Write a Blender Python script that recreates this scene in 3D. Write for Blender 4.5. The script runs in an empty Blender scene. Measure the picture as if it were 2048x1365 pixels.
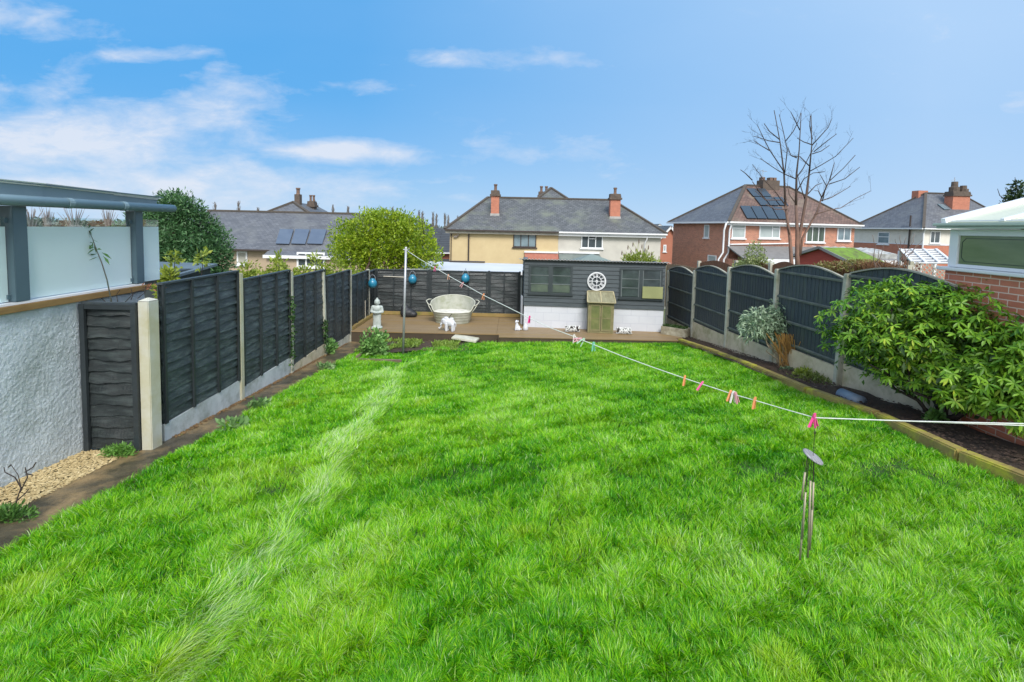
import bpy, bmesh, math, random
import numpy as np
from mathutils import Vector, Matrix
R = math.radians
random.seed(7); rng = np.random.default_rng(11)
scn = bpy.context.scene
COL = scn.collection
# ------------------------------------------------------------------ camera
CZ = 2.65; PITCH = R(4.0); ROLL = R(1.26); F = 1000.0; SH = -0.1576
cam = bpy.data.objects.new('camera', bpy.data.cameras.new('camera')); COL.objects.link(cam)
cam.data.lens = 36*F/2048; cam.data.sensor_width = 36; cam.data.shift_y = SH*F/2048
cam.data.clip_start = .05; cam.data.clip_end = 4000
CM = Matrix.Rotation(R(90)-PITCH, 4, 'X') @ Matrix.Rotation(ROLL, 4, 'Z')
cam.matrix_world = Matrix.Translation((0, 0, CZ)) @ CM
scn.camera = cam
C3 = CM.to_3x3()
def ray(px, py): return C3 @ Vector(((px-1024)/F, (682.5-py)/F+SH, -1))
def at(px, py, Y):
    d = ray(px, py); return Vector((0, 0, CZ)) + d*(Y/d.y)
def gz(X, Y):
    t = .036*max(.25, 1-(Y-5.85)*.06) if Y > 5.85 else .036
    z = -.068*(Y-5.85)+t*(X+4.2)
    if Y > 13.5 or abs(X) > 7:
        z0 = -.068*(min(Y, 16)-5.85)+.1
        f = -1.1-.1*min(max(Y-16, 0), 20)+.0
        k = min(1, max(0, (Y-16)/4)); 
        z1 = z0*(1-k)+f*k if Y > 16 else z0
        w = max(min(1, max(0, (Y-13.5)/2)), min(1, (abs(X)-7)/2) if abs(X) > 7 else 0)
        z = z*(1-w)+z1*w
    return z
def atg(px, py, dz=0):
    d = ray(px, py); s = 5.0/d.y
    for _ in range(40):
        p = Vector((0, 0, CZ))+d*s
        z = gz(p.x, p.y)+dz
        s = .5*s+.5*((z-CZ)/d.z)
    return Vector((0, 0, CZ))+d*s
# ------------------------------------------------------------------ light
SUN_EL, SUN_AZ = 46, 166        # azimuth clockwise from +Y: the sun stands behind the camera, a little to the right
sd = Vector((math.sin(R(SUN_AZ))*math.cos(R(SUN_EL)), math.cos(R(SUN_AZ))*math.cos(R(SUN_EL)), math.sin(R(SUN_EL))))
sun = bpy.data.objects.new('sun', bpy.data.lights.new('sun', 'SUN')); COL.objects.link(sun)
sun.data.energy = 1.5; sun.data.angle = R(22); sun.data.color = (1, .95, .88)
sun.rotation_euler = sd.to_track_quat('Z', 'Y').to_euler()
scn.view_settings.view_transform = 'Standard'; scn.view_settings.look = 'None'
scn.view_settings.exposure = 1.3; scn.view_settings.gamma = 1
scn.render.film_transparent = False
scn.cycles.use_denoising = True
scn.cycles.max_bounces = 8; scn.cycles.transparent_max_bounces = 12
# world: sky texture, thinned by a veil of high cloud and clouds laid out by direction
W = bpy.data.worlds.new('World'); scn.world = W; W.use_nodes = True
nt = W.node_tree; N = nt.nodes; L = nt.links; N.clear()
def nd(t, **k):
    n = N.new(t)
    for a, b in k.items(): setattr(n, a, b)
    return n
def mth(op, a, b=None, c=None, clamp=False):
    n = nd('ShaderNodeMath', operation=op, use_clamp=clamp)
    for i, v in enumerate((a, b, c)):
        if v is None: continue
        if isinstance(v, (int, float)): n.inputs[i].default_value = v
        else: L.new(v, n.inputs[i])
    return n.outputs[0]
out = nd('ShaderNodeOutputWorld'); bg = nd('ShaderNodeBackground'); L.new(bg.outputs[0], out.inputs[0])
sky = nd('ShaderNodeTexSky', sky_type='NISHITA', sun_disc=False, sun_elevation=R(SUN_EL), sun_rotation=R(SUN_AZ), altitude=50, air_density=1.0, dust_density=.4, ozone_density=2.2)
tc = nd('ShaderNodeTexCoord'); sp = nd('ShaderNodeSeparateXYZ'); L.new(tc.outputs['Generated'], sp.inputs[0])
ya = mth('MAXIMUM', mth('ABSOLUTE', sp.outputs[1]), .15)
U = mth('DIVIDE', sp.outputs[0], ya); V = mth('DIVIDE', sp.outputs[2], ya)
cv = nd('ShaderNodeCombineXYZ'); L.new(U, cv.inputs[0]); L.new(mth('MULTIPLY', V, 2.6), cv.inputs[1])
L.new(mth('MULTIPLY', sp.outputs[1], .4), cv.inputs[2])
def wn(scale, det, rough, dist=0):
    n = nd('ShaderNodeTexNoise'); n.inputs['Scale'].default_value = scale; n.inputs['Detail'].default_value = det
    n.inputs['Roughness'].default_value = rough; n.inputs['Distortion'].default_value = dist
    L.new(cv.outputs[0], n.inputs['Vector']); return n.outputs[0]
n1 = wn(3.2, 8, .6, .25); n2 = wn(9, 7, .62, .3); n3 = wn(1.3, 4, .5)
blobs = [(150,290,350,70,.09,1.15),(430,215,160,50,.3,.8),(20,40,170,42,-.15,.9),(130,170,110,50,.5,.6),(300,118,130,14,.05,.7),
         (690,306,150,24,.0,1.15),(650,182,170,20,.1,.55),(1000,128,200,24,.0,.6),(300,380,520,55,.0,1.0),(1060,305,190,32,.03,.5),
         (880,362,140,14,.1,.6),(60,300,170,70,.0,1.1),(420,250,110,45,.3,.9),(820,90,150,30,.1,.22),(1400,150,280,60,-.1,.15),(220,250,90,20,.05,.6),
         (-300,330,400,150,.1,.9),(-500,80,300,90,0,.8),(2500,250,500,90,0,.5),(2300,80,300,40,0,.4)]
acc = None
for (bx_, by_, rx, ry, an, st) in blobs:
    du = mth('SUBTRACT', U, (bx_-1024)/F); dv = mth('SUBTRACT', V, (455-by_)/F+.022*(bx_-1024)/F)
    ca, sa = math.cos(an), math.sin(an)
    a = mth('DIVIDE', mth('ADD', mth('MULTIPLY', du, ca), mth('MULTIPLY', dv, sa)), rx/F)
    b = mth('DIVIDE', mth('SUBTRACT', mth('MULTIPLY', dv, ca), mth('MULTIPLY', du, sa)), ry/F)
    q = mth('ADD', mth('MULTIPLY', a, a), mth('MULTIPLY', b, b))
    g = mth('MULTIPLY', mth('POWER', 2.718, mth('MULTIPLY', q, -.8)), st)
    acc = g if acc is None else mth('MAXIMUM', acc, g)
nn = mth('ADD', mth('MULTIPLY', n1, .50), mth('MULTIPLY', n2, .54))
cl = mth('MULTIPLY', mth('SUBTRACT', mth('ADD', acc, mth('MULTIPLY', mth('SUBTRACT', nn, .52), 2.2)), .30), 1.15)
cl = mth('MULTIPLY', mth('MAXIMUM', cl, 0), mth('ADD', .55, mth('MULTIPLY', n2, .9)), clamp=True)
cl = mth('ADD', cl, mth('MULTIPLY', mth('SUBTRACT', nn, .60, clamp=True), .7), clamp=True)
# veil: grows to the right and towards the horizon
ver = mth('MULTIPLY', mth('ADD', U, .30), .9, clamp=True)
hor = mth('POWER', 2.718, mth('MULTIPLY', mth('MAXIMUM', V, 0), -6.5))
veil = mth('ADD', mth('MULTIPLY', ver, .85), mth('MULTIPLY', mth('MAXIMUM', mth('SUBTRACT', V, .25), 0), .9))
veil = mth('ADD', veil, mth('MULTIPLY', mth('SUBTRACT', n3, .5), .3), clamp=True)
tint = nd('ShaderNodeMix', data_type='RGBA', blend_type='MULTIPLY'); tint.inputs[0].default_value = 1
skm = nd('ShaderNodeVectorMath', operation='SCALE'); L.new(sky.outputs[0], skm.inputs[0]); skm.inputs[3].default_value = .05
L.new(skm.outputs[0], tint.inputs[6]); tint.inputs[7].default_value = (.50, 1.0, 1.25, 1)
bs0 = nd('ShaderNodeMix', data_type='RGBA'); bs0.inputs[0].default_value = .88; L.new(tint.outputs[2], bs0.inputs[6]); bs0.inputs[7].default_value = (.014, .150, .345, 1)
m1 = nd('ShaderNodeMix', data_type='RGBA'); L.new(veil, m1.inputs[0]); L.new(bs0.outputs[2], m1.inputs[6]); m1.inputs[7].default_value = (.175, .265, .39, 1)
mh = nd('ShaderNodeMix', data_type='RGBA'); L.new(mth('MULTIPLY', hor, .85), mh.inputs[0]); L.new(m1.outputs[2], mh.inputs[6]); mh.inputs[7].default_value = (.235, .305, .38, 1)
back = mth('MULTIPLY', sp.outputs[1], -2.5, clamp=True); cl = mth('MAXIMUM', cl, mth('MULTIPLY', back, .8))  # bright cloud cover added behind the camera as neutral fill light
m2 = nd('ShaderNodeMix', data_type='RGBA'); L.new(mth('MULTIPLY', cl, .82), m2.inputs[0]); L.new(mh.outputs[2], m2.inputs[6]); m2.inputs[7].default_value = (.33, .345, .38, 1)
m3 = nd('ShaderNodeMix', data_type='RGBA'); L.new(back, m3.inputs[0]); L.new(m2.outputs[2], m3.inputs[6]); m3.inputs[7].default_value = (.52, .54, .58, 1)
L.new(m3.outputs[2], bg.inputs[0]); bg.inputs[1].default_value = 1.0

# ------------------------------------------------------------------ helpers
def tag(o, label=None, cat=None, group=None, kind=None):
    if label: o['label'] = label
    if cat: o['category'] = cat
    if group: o['group'] = group
    if kind: o['kind'] = kind
    return o
def thing(name, loc, label, cat, group=None):
    o = bpy.data.objects.new(name, None); COL.objects.link(o); o.location = loc; o.empty_display_size = .2
    return tag(o, label, cat, group)
def origin_of(par):
    v = Vector((0, 0, 0))
    while par is not None: v = v+par.location; par = par.parent
    return v
def link_mesh(name, me, mat, parent=None, smooth=False):
    """mesh comes in world coordinates; it is re-centred on its own base"""
    n = len(me.vertices); co = np.empty(n*3, np.float32); me.vertices.foreach_get('co', co); co = co.reshape(-1, 3)
    mn, mx = co.min(0), co.max(0)
    o = bpy.data.objects.new(name, me); COL.objects.link(o)
    org = Vector(((mn[0]+mx[0])/2, (mn[1]+mx[1])/2, mn[2]))
    me.vertices.foreach_set('co', (co-np.array(org[:], np.float32)).ravel())
    o.location = org-origin_of(parent)
    if parent is not None: o.parent = parent
    for m in (mat if isinstance(mat, (list, tuple)) else [mat]): me.materials.append(m)
    if smooth: me.polygons.foreach_set('use_smooth', np.ones(len(me.polygons), bool))
    me.update()
    return o
class MB:
    """collects shapes, links them as ONE mesh"""
    def __init__(s, M=None): s.v = []; s.f = []; s.mi = []; s.M = M or Matrix()
    def add(s, vs, fs, mi=0):
        us = sorted({i for f in fs for i in f}); mp_ = {i: k for k, i in enumerate(us)}; vs = [vs[i] for i in us]; fs = [[mp_[i] for i in f] for f in fs]
        b = len(s.v); s.v += [s.M @ Vector(v) for v in vs]; s.f += [[b+i for i in f] for f in fs]; s.mi += [mi]*len(fs); return s
    def box(s, x0, x1, y0, y1, z0, z1, mi=0):
        return s.add([(x, y, z) for z in (z0, z1) for x, y in ((x0, y0), (x1, y0), (x1, y1), (x0, y1))],
                     [(3, 2, 1, 0), (4, 5, 6, 7), (0, 1, 5, 4), (1, 2, 6, 5), (2, 3, 7, 6), (3, 0, 4, 7)], mi)
    def hull8(s, p, mi=0):   # 8 points: bottom ring, top ring
        return s.add(p, [(3, 2, 1, 0), (4, 5, 6, 7), (0, 1, 5, 4), (1, 2, 6, 5), (2, 3, 7, 6), (3, 0, 4, 7)], mi)
    def bar(s, a, b, w, h=None, up=(0, 0, 1), mi=0):
        a, b = Vector(a), Vector(b); h = h or w; d = (b-a).normalized(); u = Vector(up)
        if abs(d.dot(u)) > .95: u = Vector((0, 1, 0))
        x = d.cross(u).normalized(); y = x.cross(d).normalized(); x *= w/2; y *= h/2
        return s.hull8([a-x-y, a+x-y, a+x+y, a-x+y, b-x-y, b+x-y, b+x+y, b-x+y], mi)
    def slab(s, pts, th, mi=0):   # polygon with thickness downwards along its normal
        pts = [Vector(p) for p in pts]; n = (pts[1]-pts[0]).cross(pts[2]-pts[0]).normalized()*th; k = len(pts)
        return s.add(pts+[p-n for p in pts], [list(range(k)), list(range(2*k-1, k-1, -1))]+[(i, i+k, (i+1) % k+k, (i+1) % k) for i in range(k)], mi)
    def tube(s, pts, r, n=8, mi=0, cap=True):
        pts = [Vector(p) for p in pts]; k = len(pts); rs = r if isinstance(r, (list, tuple)) else [r]*k
        vs = []; u = None
        for i, p in enumerate(pts):
            d = (pts[min(i+1, k-1)]-pts[max(i-1, 0)]).normalized()
            if u is None:
                u = d.cross(Vector((0, 0, 1)))
                if u.length < .1: u = d.cross(Vector((0, 1, 0)))
            u = (u-d*u.dot(d)).normalized(); w = d.cross(u)
            for j in range(n):
                a = 2*math.pi*j/n; vs.append(p+(u*math.cos(a)+w*math.sin(a))*rs[i])
        fs = [(i*n+j, i*n+(j+1) % n, (i+1)*n+(j+1) % n, (i+1)*n+j) for i in range(k-1) for j in range(n)]
        if cap: fs += [list(range(n-1, -1, -1)), list(range((k-1)*n, k*n))]
        return s.add(vs, fs, mi)
    def lathe(s, c, prof, n=20, mi=0, sx=1, sy=1, cap=True):
        c = Vector(c); k = len(prof); vs = []
        for r, z in prof:
            for j in range(n):
                a = 2*math.pi*j/n; vs.append(c+Vector((r*math.cos(a)*sx, r*math.sin(a)*sy, z)))
        fs = [(i*n+j, i*n+(j+1) % n, (i+1)*n+(j+1) % n, (i+1)*n+j) for i in range(k-1) for j in range(n)]
        if cap: fs += [list(range(n-1, -1, -1)), list(range((k-1)*n, k*n))]
        return s.add(vs, fs, mi)
    def grid(s, P, mi=0):    # P[i][j] points
        a, b = len(P), len(P[0])
        return s.add([p for r_ in P for p in r_], [(i*b+j, i*b+j+1, (i+1)*b+j+1, (i+1)*b+j) for i in range(a-1) for j in range(b-1)], mi)
    def build(s, name, mat, parent=None, smooth=False, bevel=0):
        me = bpy.data.meshes.new(name); me.from_pydata([v[:] for v in s.v], [], s.f); me.polygons.foreach_set('material_index', s.mi)
        if bevel:
            bm = bmesh.new(); bm.from_mesh(me)
            bmesh.ops.recalc_face_normals(bm, faces=bm.faces)
            bmesh.ops.bevel(bm, geom=[e for e in bm.edges if e.calc_face_angle(0) > .6], offset=bevel, segments=2, affect='EDGES')
            bm.to_mesh(me); bm.free()
        uv = me.uv_layers.new(name='uv'); me.update()
        co = [v.co for v in me.vertices]
        for p in me.polygons:
            n = p.normal
            t = Vector((1, 0, 0)) if abs(n.z) > .97 else Vector((0, 0, 1)).cross(n).normalized()
            b = n.cross(t)
            for li in p.loop_indices:
                q = co[me.loops[li].vertex_index]; uv.data[li].uv = (q.dot(t), q.dot(b))
        return link_mesh(name, me, mat, parent, smooth)
def mesh_np(name, V_, F_, mat, parent=None, smooth=False, attr=None):
    me = bpy.data.meshes.new(name); V_ = np.asarray(V_, np.float32).reshape(-1, 3); F_ = np.asarray(F_, np.int32)
    k = F_.shape[1]; me.vertices.add(len(V_)); me.vertices.foreach_set('co', V_.ravel())
    me.loops.add(F_.size); me.loops.foreach_set('vertex_index', F_.ravel())
    me.polygons.add(len(F_)); me.polygons.foreach_set('loop_start', np.arange(0, F_.size, k, dtype=np.int32))
    if attr:
        for an, av in attr.items():
            a = me.attributes.new(an, 'FLOAT', 'POINT'); a.data.foreach_set('value', np.asarray(av, np.float32))
    me.update(calc_edges=True)
    return link_mesh(name, me, mat, parent, smooth)
def unit(a): return a/np.maximum(np.linalg.norm(a, axis=-1, keepdims=True), 1e-9)
def vnoise(x, y, sc, seed=0):
    x = np.asarray(x, float)/sc+seed*17.3; y = np.asarray(y, float)/sc+seed*9.1
    xi = np.floor(x).astype(np.int64); yi = np.floor(y).astype(np.int64); xf = x-xi; yf = y-yi
    xf = xf*xf*(3-2*xf); yf = yf*yf*(3-2*yf)
    def h(a, b):
        n = (a*374761393+b*668265263+seed*1442695) & 0x7fffffff; n = ((n ^ (n >> 13))*1274126177) & 0x7fffffff
        return ((n ^ (n >> 16)) & 0xffff)/65535.
    return (h(xi, yi)*(1-xf)+h(xi+1, yi)*xf)*(1-yf)+(h(xi, yi+1)*(1-xf)+h(xi+1, yi+1)*xf)*yf
def leaf_geo(P, D, Ln, Wd, fold=.25, droop=.0):
    """leaves: base, two sides, tip; two triangles folded on the midrib"""
    n = len(P); D = unit(D); r_ = rng.normal(size=(n, 3)); S = unit(np.cross(D, r_)); Nn = np.cross(S, D)
    Ln = np.broadcast_to(Ln, (n,))[:, None]; Wd = np.broadcast_to(Wd, (n,))[:, None]
    mid = P+D*Ln*.5; tip = P+D*Ln+np.array([0, 0, -1.])*Ln*droop
    V_ = np.stack([P, mid+S*Wd*.5+Nn*Wd*fold, tip, mid-S*Wd*.5+Nn*Wd*fold], 1).reshape(-1, 3)
    i = np.arange(n)[:, None]*4
    F_ = np.concatenate([i+np.array([[0, 1, 2]]), i+np.array([[0, 2, 3]])])
    return V_, F_
def merge(*vf):
    V_, F_, b = [], [], 0
    for v, f in vf: V_.append(v); F_.append(f+b); b += len(v)
    return np.concatenate(V_), np.concatenate(F_)
def blob_pts(blobs_, n, shell=.55, gap=.35, gs=.5):
    """points through a union of ellipsoids (cx,cy,cz,rx,ry,rz), more of them near the outside, with noisy gaps"""
    B = np.array(blobs_, float); w = (B[:, 3]*B[:, 4]*B[:, 5])**.67; w /= w.sum(); out = []; outd = []
    tot = 0
    while tot < n:
        k = rng.choice(len(B), size=n, p=w); d = unit(rng.normal(size=(n, 3))); r_ = shell+(1-shell)*rng.random(n)**.6
        r_ = np.where(rng.random(n) < .2, rng.random(n)**.5, r_)
        bump = .72+.55*vnoise(d[:, 0]*3+k*5, d[:, 1]*3+d[:, 2]*3, .8, 3)
        P = B[k, :3]+d*B[k, 3:]*(r_*bump)[:, None]
        g = vnoise(P[:, 0]+P[:, 2]*.7, P[:, 1]+P[:, 2]*.7, gs, 5)
        ok = g > gap*rng.random(n)*1.2
        out.append(P[ok]); outd.append(d[ok]); tot += ok.sum()
    return np.concatenate(out)[:n], np.concatenate(outd)[:n]
def crown(name, blobs_, n, Ln, Wd, mat, parent, up=.3, gap=.5, gs=.5, shell=.55, droop=0.):
    P, d = blob_pts(blobs_, n, shell, gap, gs)
    D = unit(d*.7+rng.normal(size=(n, 3))*.7+np.array([0, 0, up]))
    V_, F_ = leaf_geo(P, D, Ln*(.6+.8*rng.random(n)), Wd*(.6+.8*rng.random(n)), droop=droop)
    return mesh_np(name, V_, F_, mat, parent)
def remesh(mb, name, mat, parent, vox=.01, sm=6):
    """fuses overlapping shapes into one continuous smooth surface"""
    me = bpy.data.meshes.new('tmp'); me.from_pydata([v[:] for v in mb.v], [], mb.f)
    bm = bmesh.new(); bm.from_mesh(me); bmesh.ops.recalc_face_normals(bm, faces=bm.faces); bm.to_mesh(me); bm.free()
    o = bpy.data.objects.new('tmp', me); COL.objects.link(o)
    m = o.modifiers.new('r', 'REMESH'); m.mode = 'VOXEL'; m.voxel_size = vox
    m = o.modifiers.new('s', 'SMOOTH'); m.iterations = sm; m.factor = .5
    dg = bpy.context.evaluated_depsgraph_get(); me2 = bpy.data.meshes.new_from_object(o.evaluated_get(dg))
    bpy.data.objects.remove(o)
    return link_mesh(name, me2, mat, parent, True)
def ball(mb, c, r, n=14):
    if not isinstance(r, (tuple, list)): r = (r, r, r)
    k = n//2; prof = [(math.sin(math.pi*i/k), -math.cos(math.pi*i/k)) for i in range(k+1)]
    prof = [(max(a, .001)*r[0], b*r[2]) for a, b in prof]
    return mb.lathe(c, prof, n, sy=r[1]/r[0])
def copy_tree(o, parent=None):
    c = o.copy(); COL.objects.link(c); c.parent = parent
    for ch in [x for x in bpy.data.objects if x.parent == o]: copy_tree(ch, c)
    return c

# ------------------------------------------------------------------ materials
MT = {}
def mat(name, c1, c2=None, sc=3, rough=.7, bump=0., bs=40, metal=0., tex='noise', kw=None, spec=.5, stain=None, ss=.6, sa=.5, stretch=None, vary=0):
    """procedural material; colour noise, fine bump, optional stain colour"""
    if name in MT: return MT[name]
    m = bpy.data.materials.new(name); m.use_nodes = True; t = m.node_tree; n_ = t.nodes; l_ = t.links; p = n_['Principled BSDF']
    p.inputs['Roughness'].default_value = rough; p.inputs['Metallic'].default_value = metal; p.inputs['Specular IOR Level'].default_value = spec
    c2 = c2 or tuple(x*.7 for x in c1)
    g = n_.new('ShaderNodeNewGeometry'); mp = n_.new('ShaderNodeMapping'); l_.new(g.outputs['Position'], mp.inputs[0])
    if stretch: mp.inputs['Scale'].default_value = stretch
    def noise(s, d=6, r_=.6, src=None):
        k = n_.new('ShaderNodeTexNoise'); k.inputs['Scale'].default_value = s; k.inputs['Detail'].default_value = d; k.inputs['Roughness'].default_value = r_
        l_.new(src or mp.outputs[0], k.inputs['Vector']); return k
    def mix(f, a, b, bt='MIX'):
        k = n_.new('ShaderNodeMix'); k.data_type = 'RGBA'; k.blend_type = bt
        for i, v in ((0, f), (6, a), (7, b)):
            if isinstance(v, tuple): k.inputs[i].default_value = (*v[:3], 1)
            elif isinstance(v, (int, float)): k.inputs[i].default_value = v
            else: l_.new(v, k.inputs[i])
        return k.outputs[2]
    def ramp(src, a, b):
        k = n_.new('ShaderNodeMapRange'); k.inputs[1].default_value = a; k.inputs[2].default_value = b; l_.new(src, k.inputs[0]); return k.outputs[0]
    no = noise(sc); fac = ramp(no.outputs[0], .32, .68)
    col = mix(fac, c1, c2); hgt = None
    if tex in ('brick', 'slate'):
        uv = n_.new('ShaderNodeUVMap'); uv.uv_map = 'uv'
        b = n_.new('ShaderNodeTexBrick'); l_.new(uv.outputs[0], b.inputs['Vector']); K = dict(bw=.225, bh=.075, mo=.01, mc=(.35, .32, .28), var=.5); K.update(kw or {})
        b.inputs['Scale'].default_value = 1; b.inputs['Brick Width'].default_value = K['bw']; b.inputs['Row Height'].default_value = K['bh']
        b.inputs['Mortar Size'].default_value = K['mo']; b.inputs['Mortar Smooth'].default_value = .1
        b.inputs['Color1'].default_value = (1, 1, 1, 1); b.inputs['Color2'].default_value = (K['var'],)*3+(1,); b.inputs['Mortar'].default_value = (1, 1, 1, 1)
        col = mix(1, col, b.outputs[0], 'MULTIPLY'); col = mix(b.outputs['Fac'], col, K['mc'])
        if tex == 'slate':
            big = noise(.7, 5); col = mix(ramp(big.outputs[0], .5, .75), col, K.get('lich', (.14, .15, .12)))
        hgt = b.outputs['Fac']
    if stain:
        st = noise(ss, 7, .7); col = mix(mth_(n_, l_, ramp(st.outputs[0], .48, .66), sa), col, stain)
    if vary:
        oi = n_.new('ShaderNodeObjectInfo'); k = n_.new('ShaderNodeMapRange'); l_.new(oi.outputs['Random'], k.inputs[0]); k.inputs[3].default_value = 1-vary; k.inputs[4].default_value = 1+vary
        h = n_.new('ShaderNodeVectorMath'); h.operation = 'SCALE'; l_.new(col, h.inputs[0]); l_.new(k.outputs[0], h.inputs[3]); col = h.outputs[0]
    l_.new(col, p.inputs['Base Color'])
    if bump or hgt:
        bp = n_.new('ShaderNodeBump'); bp.inputs['Strength'].default_value = bump or .4; bp.inputs['Distance'].default_value = .01
        fn = noise(bs, 5, .7)
        if hgt:
            k = n_.new('ShaderNodeMath'); k.operation = 'SUBTRACT'; l_.new(fn.outputs[0], k.inputs[0]); l_.new(hgt, k.inputs[1]); l_.new(k.outputs[0], bp.inputs['Height'])
        else: l_.new(fn.outputs[0], bp.inputs['Height'])
        l_.new(bp.outputs[0], p.inputs['Normal'])
    MT[name] = m; return m
def mth_(n_, l_, src, k):
    a = n_.new('ShaderNodeMath'); a.operation = 'MULTIPLY'; l_.new(src, a.inputs[0]); a.inputs[1].default_value = k; return a.outputs[0]
def leafmat(name, c1, c2, c3=None, rough=.45, trans=.3, spec=.5, isl=True, attr=None):
    """leaf colour varies from leaf to leaf and in patches"""
    if name in MT: return MT[name]
    m = bpy.data.materials.new(name); m.use_nodes = True; t = m.node_tree; n_ = t.nodes; l_ = t.links; p = n_['Principled BSDF']
    p.inputs['Roughness'].default_value = rough; p.inputs['Specular IOR Level'].default_value = spec
    g = n_.new('ShaderNodeNewGeometry'); k = n_.new('ShaderNodeTexNoise'); k.inputs['Scale'].default_value = 1.6; k.inputs['Detail'].default_value = 3
    l_.new(g.outputs['Position'], k.inputs['Vector'])
    r_ = n_.new('ShaderNodeValToRGB'); e = r_.color_ramp; e.elements[0].color = (*c1, 1); e.elements[1].color = (*c2, 1)
    if c3: q = e.elements.new(.85); q.color = (*c2, 1); e.elements[-1].color = (*c3, 1)
    if attr:
        a = n_.new('ShaderNodeAttribute'); a.attribute_name = attr; l_.new(a.outputs['Fac'], r_.inputs[0])
    else:
        a = n_.new('ShaderNodeMath'); a.operation = 'MULTIPLY_ADD'; l_.new(g.outputs['Random Per Island'], a.inputs[0]); a.inputs[1].default_value = .75
        b = n_.new('ShaderNodeMath'); b.operation = 'MULTIPLY_ADD'; l_.new(k.outputs[0], b.inputs[0]); b.inputs[1].default_value = .9; b.inputs[2].default_value = -.32
        l_.new(b.outputs[0], a.inputs[2]); l_.new(a.outputs[0], r_.inputs[0])
    l_.new(r_.outputs[0], p.inputs['Base Color'])
    tr = n_.new('ShaderNodeBsdfTranslucent'); l_.new(r_.outputs[0], tr.inputs[0]); mx = n_.new('ShaderNodeMixShader'); mx.inputs[0].default_value = trans
    l_.new(p.outputs[0], mx.inputs[1]); l_.new(tr.outputs[0], mx.inputs[2]); l_.new(mx.outputs[0], n_['Material Output'].inputs[0])
    MT[name] = m; return m
def glassmat(name, col=(.05, .06, .07), rough=.08):
    return mat(name, col, tuple(x*1.6 for x in col), sc=1.2, rough=rough, spec=.8)
M_char = mat('charcoal_paint', (.020, .029, .033), (.034, .046, .050), sc=5, rough=.42, bump=.5, bs=50, stretch=(1, 1, 5), stain=(.10, .13, .13), ss=5, sa=.6, spec=.6, vary=.22)
M_chard = mat('dark_charcoal_paint', (.012, .017, .019), (.022, .030, .032), sc=5, rough=.36, bump=.5, bs=50, stretch=(1, 1, 5), stain=(.06, .08, .08), ss=5, sa=.5, spec=.6, vary=.15)
M_charf = mat('charcoal_flat', (.032, .044, .056), (.045, .060, .074), sc=6, rough=.55, bump=.3, bs=60, stretch=(4, 4, .5), stain=(.075, .095, .07), ss=3, sa=.5, vary=.2)
M_charb = mat('charcoal_batten', (.018, .024, .028), (.03, .04, .046), rough=.5, bump=.3)
M_conc = mat('concrete', (.54, .54, .46), (.43, .43, .36), sc=8, rough=.9, bump=.5, bs=90, stain=(.24, .25, .12), ss=2.5, sa=.55, vary=.12)
M_conc_y = mat('concrete_algae', (.50, .49, .38), (.42, .40, .26), sc=5, rough=.9, bump=.4, bs=90, stain=(.55, .57, .56), ss=1.6, sa=.6)
M_gravb = mat('gravel_board_paint', (.56, .60, .62), (.42, .47, .48), sc=4, rough=.85, bump=.4, bs=60, stain=(.22, .25, .22), ss=3, sa=.7)
M_gravbr = mat('gravel_board_bare', (.60, .54, .40), (.48, .42, .30), sc=4, rough=.9, bump=.4, bs=60, stain=(.2, .2, .08), ss=3, sa=.6)
M_render = mat('rough_render', (.62, .70, .75), (.50, .57, .62), sc=2.5, rough=.92, bump=1.0, bs=80, stain=(.30, .35, .33), ss=1.5, sa=.6)
M_tim = mat('treated_timber', (.30, .19, .065), (.22, .13, .045), sc=6, rough=.75, bump=.3, stretch=(6, .8, 6))
M_teal = mat('grey_metal_paint', (.085, .14, .17), (.07, .115, .145), sc=2, rough=.38, spec=.5)
M_teal2 = mat('grey_fascia_paint', (.20, .29, .33), (.16, .24, .28), sc=2, rough=.4)
M_white = mat('white_upvc', (.78, .80, .82), (.70, .73, .76), sc=1, rough=.35)
M_whitep = mat('white_paint', (.74, .76, .80), (.66, .68, .74), sc=2, rough=.7, bump=.2, stain=(.5, .52, .45), ss=2, sa=.4)
M_deck = mat('wet_deck_timber', (.28, .20, .11), (.21, .15, .085), sc=3, rough=.5, bump=.25, bs=30, stretch=(.4, 6, 1), stain=(.26, .17, .04), ss=.7, sa=.7)
M_deckd = mat('deck_edge_timber', (.075, .055, .035), (.05, .038, .025), rough=.8, bump=.3)
M_kick = mat('mossy_timber', (.32, .22, .08), (.24, .18, .06), sc=3, rough=.8, bump=.4, stain=(.14, .16, .02), ss=1.5, sa=.8)
M_sleep = mat('mossy_sleeper', (.36, .29, .085), (.24, .18, .06), sc=3, rough=.85, bump=.6, bs=30, stain=(.50, .50, .04), ss=2.6, sa=1.0)
M_path = mat('wet_path_concrete', (.115, .095, .06), (.040, .034, .020), sc=4.5, rough=.42, bump=1.0, bs=40, stain=(.36, .25, .12), ss=1.5, sa=.8)
M_soil = mat('soil', (.060, .038, .026), (.035, .023, .017), sc=6, rough=.95, bump=1.2, bs=28, stain=(.09, .07, .03), ss=3)
M_under = mat('turf_soil', (.020, .055, .010), (.035, .07, .015), sc=8, rough=1, bump=1, bs=30)
M_ground = mat('rough_ground', (.07, .11, .035), (.10, .10, .05), sc=.6, rough=1, bump=.5)
M_render_c = mat('cream_render', (.60, .49, .29), (.55, .44, .26), sc=1.2, rough=.9, bump=.3, bs=20, stain=(.5, .40, .22), ss=.5, sa=.4)
M_render_w = mat('white_render', (.56, .55, .50), (.48, .47, .43), sc=1.2, rough=.9, bump=.3, bs=20)
M_render_b = mat('buff_render', (.46, .37, .27), (.40, .32, .23), sc=1.2, rough=.9, bump=.3, bs=20)
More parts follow.
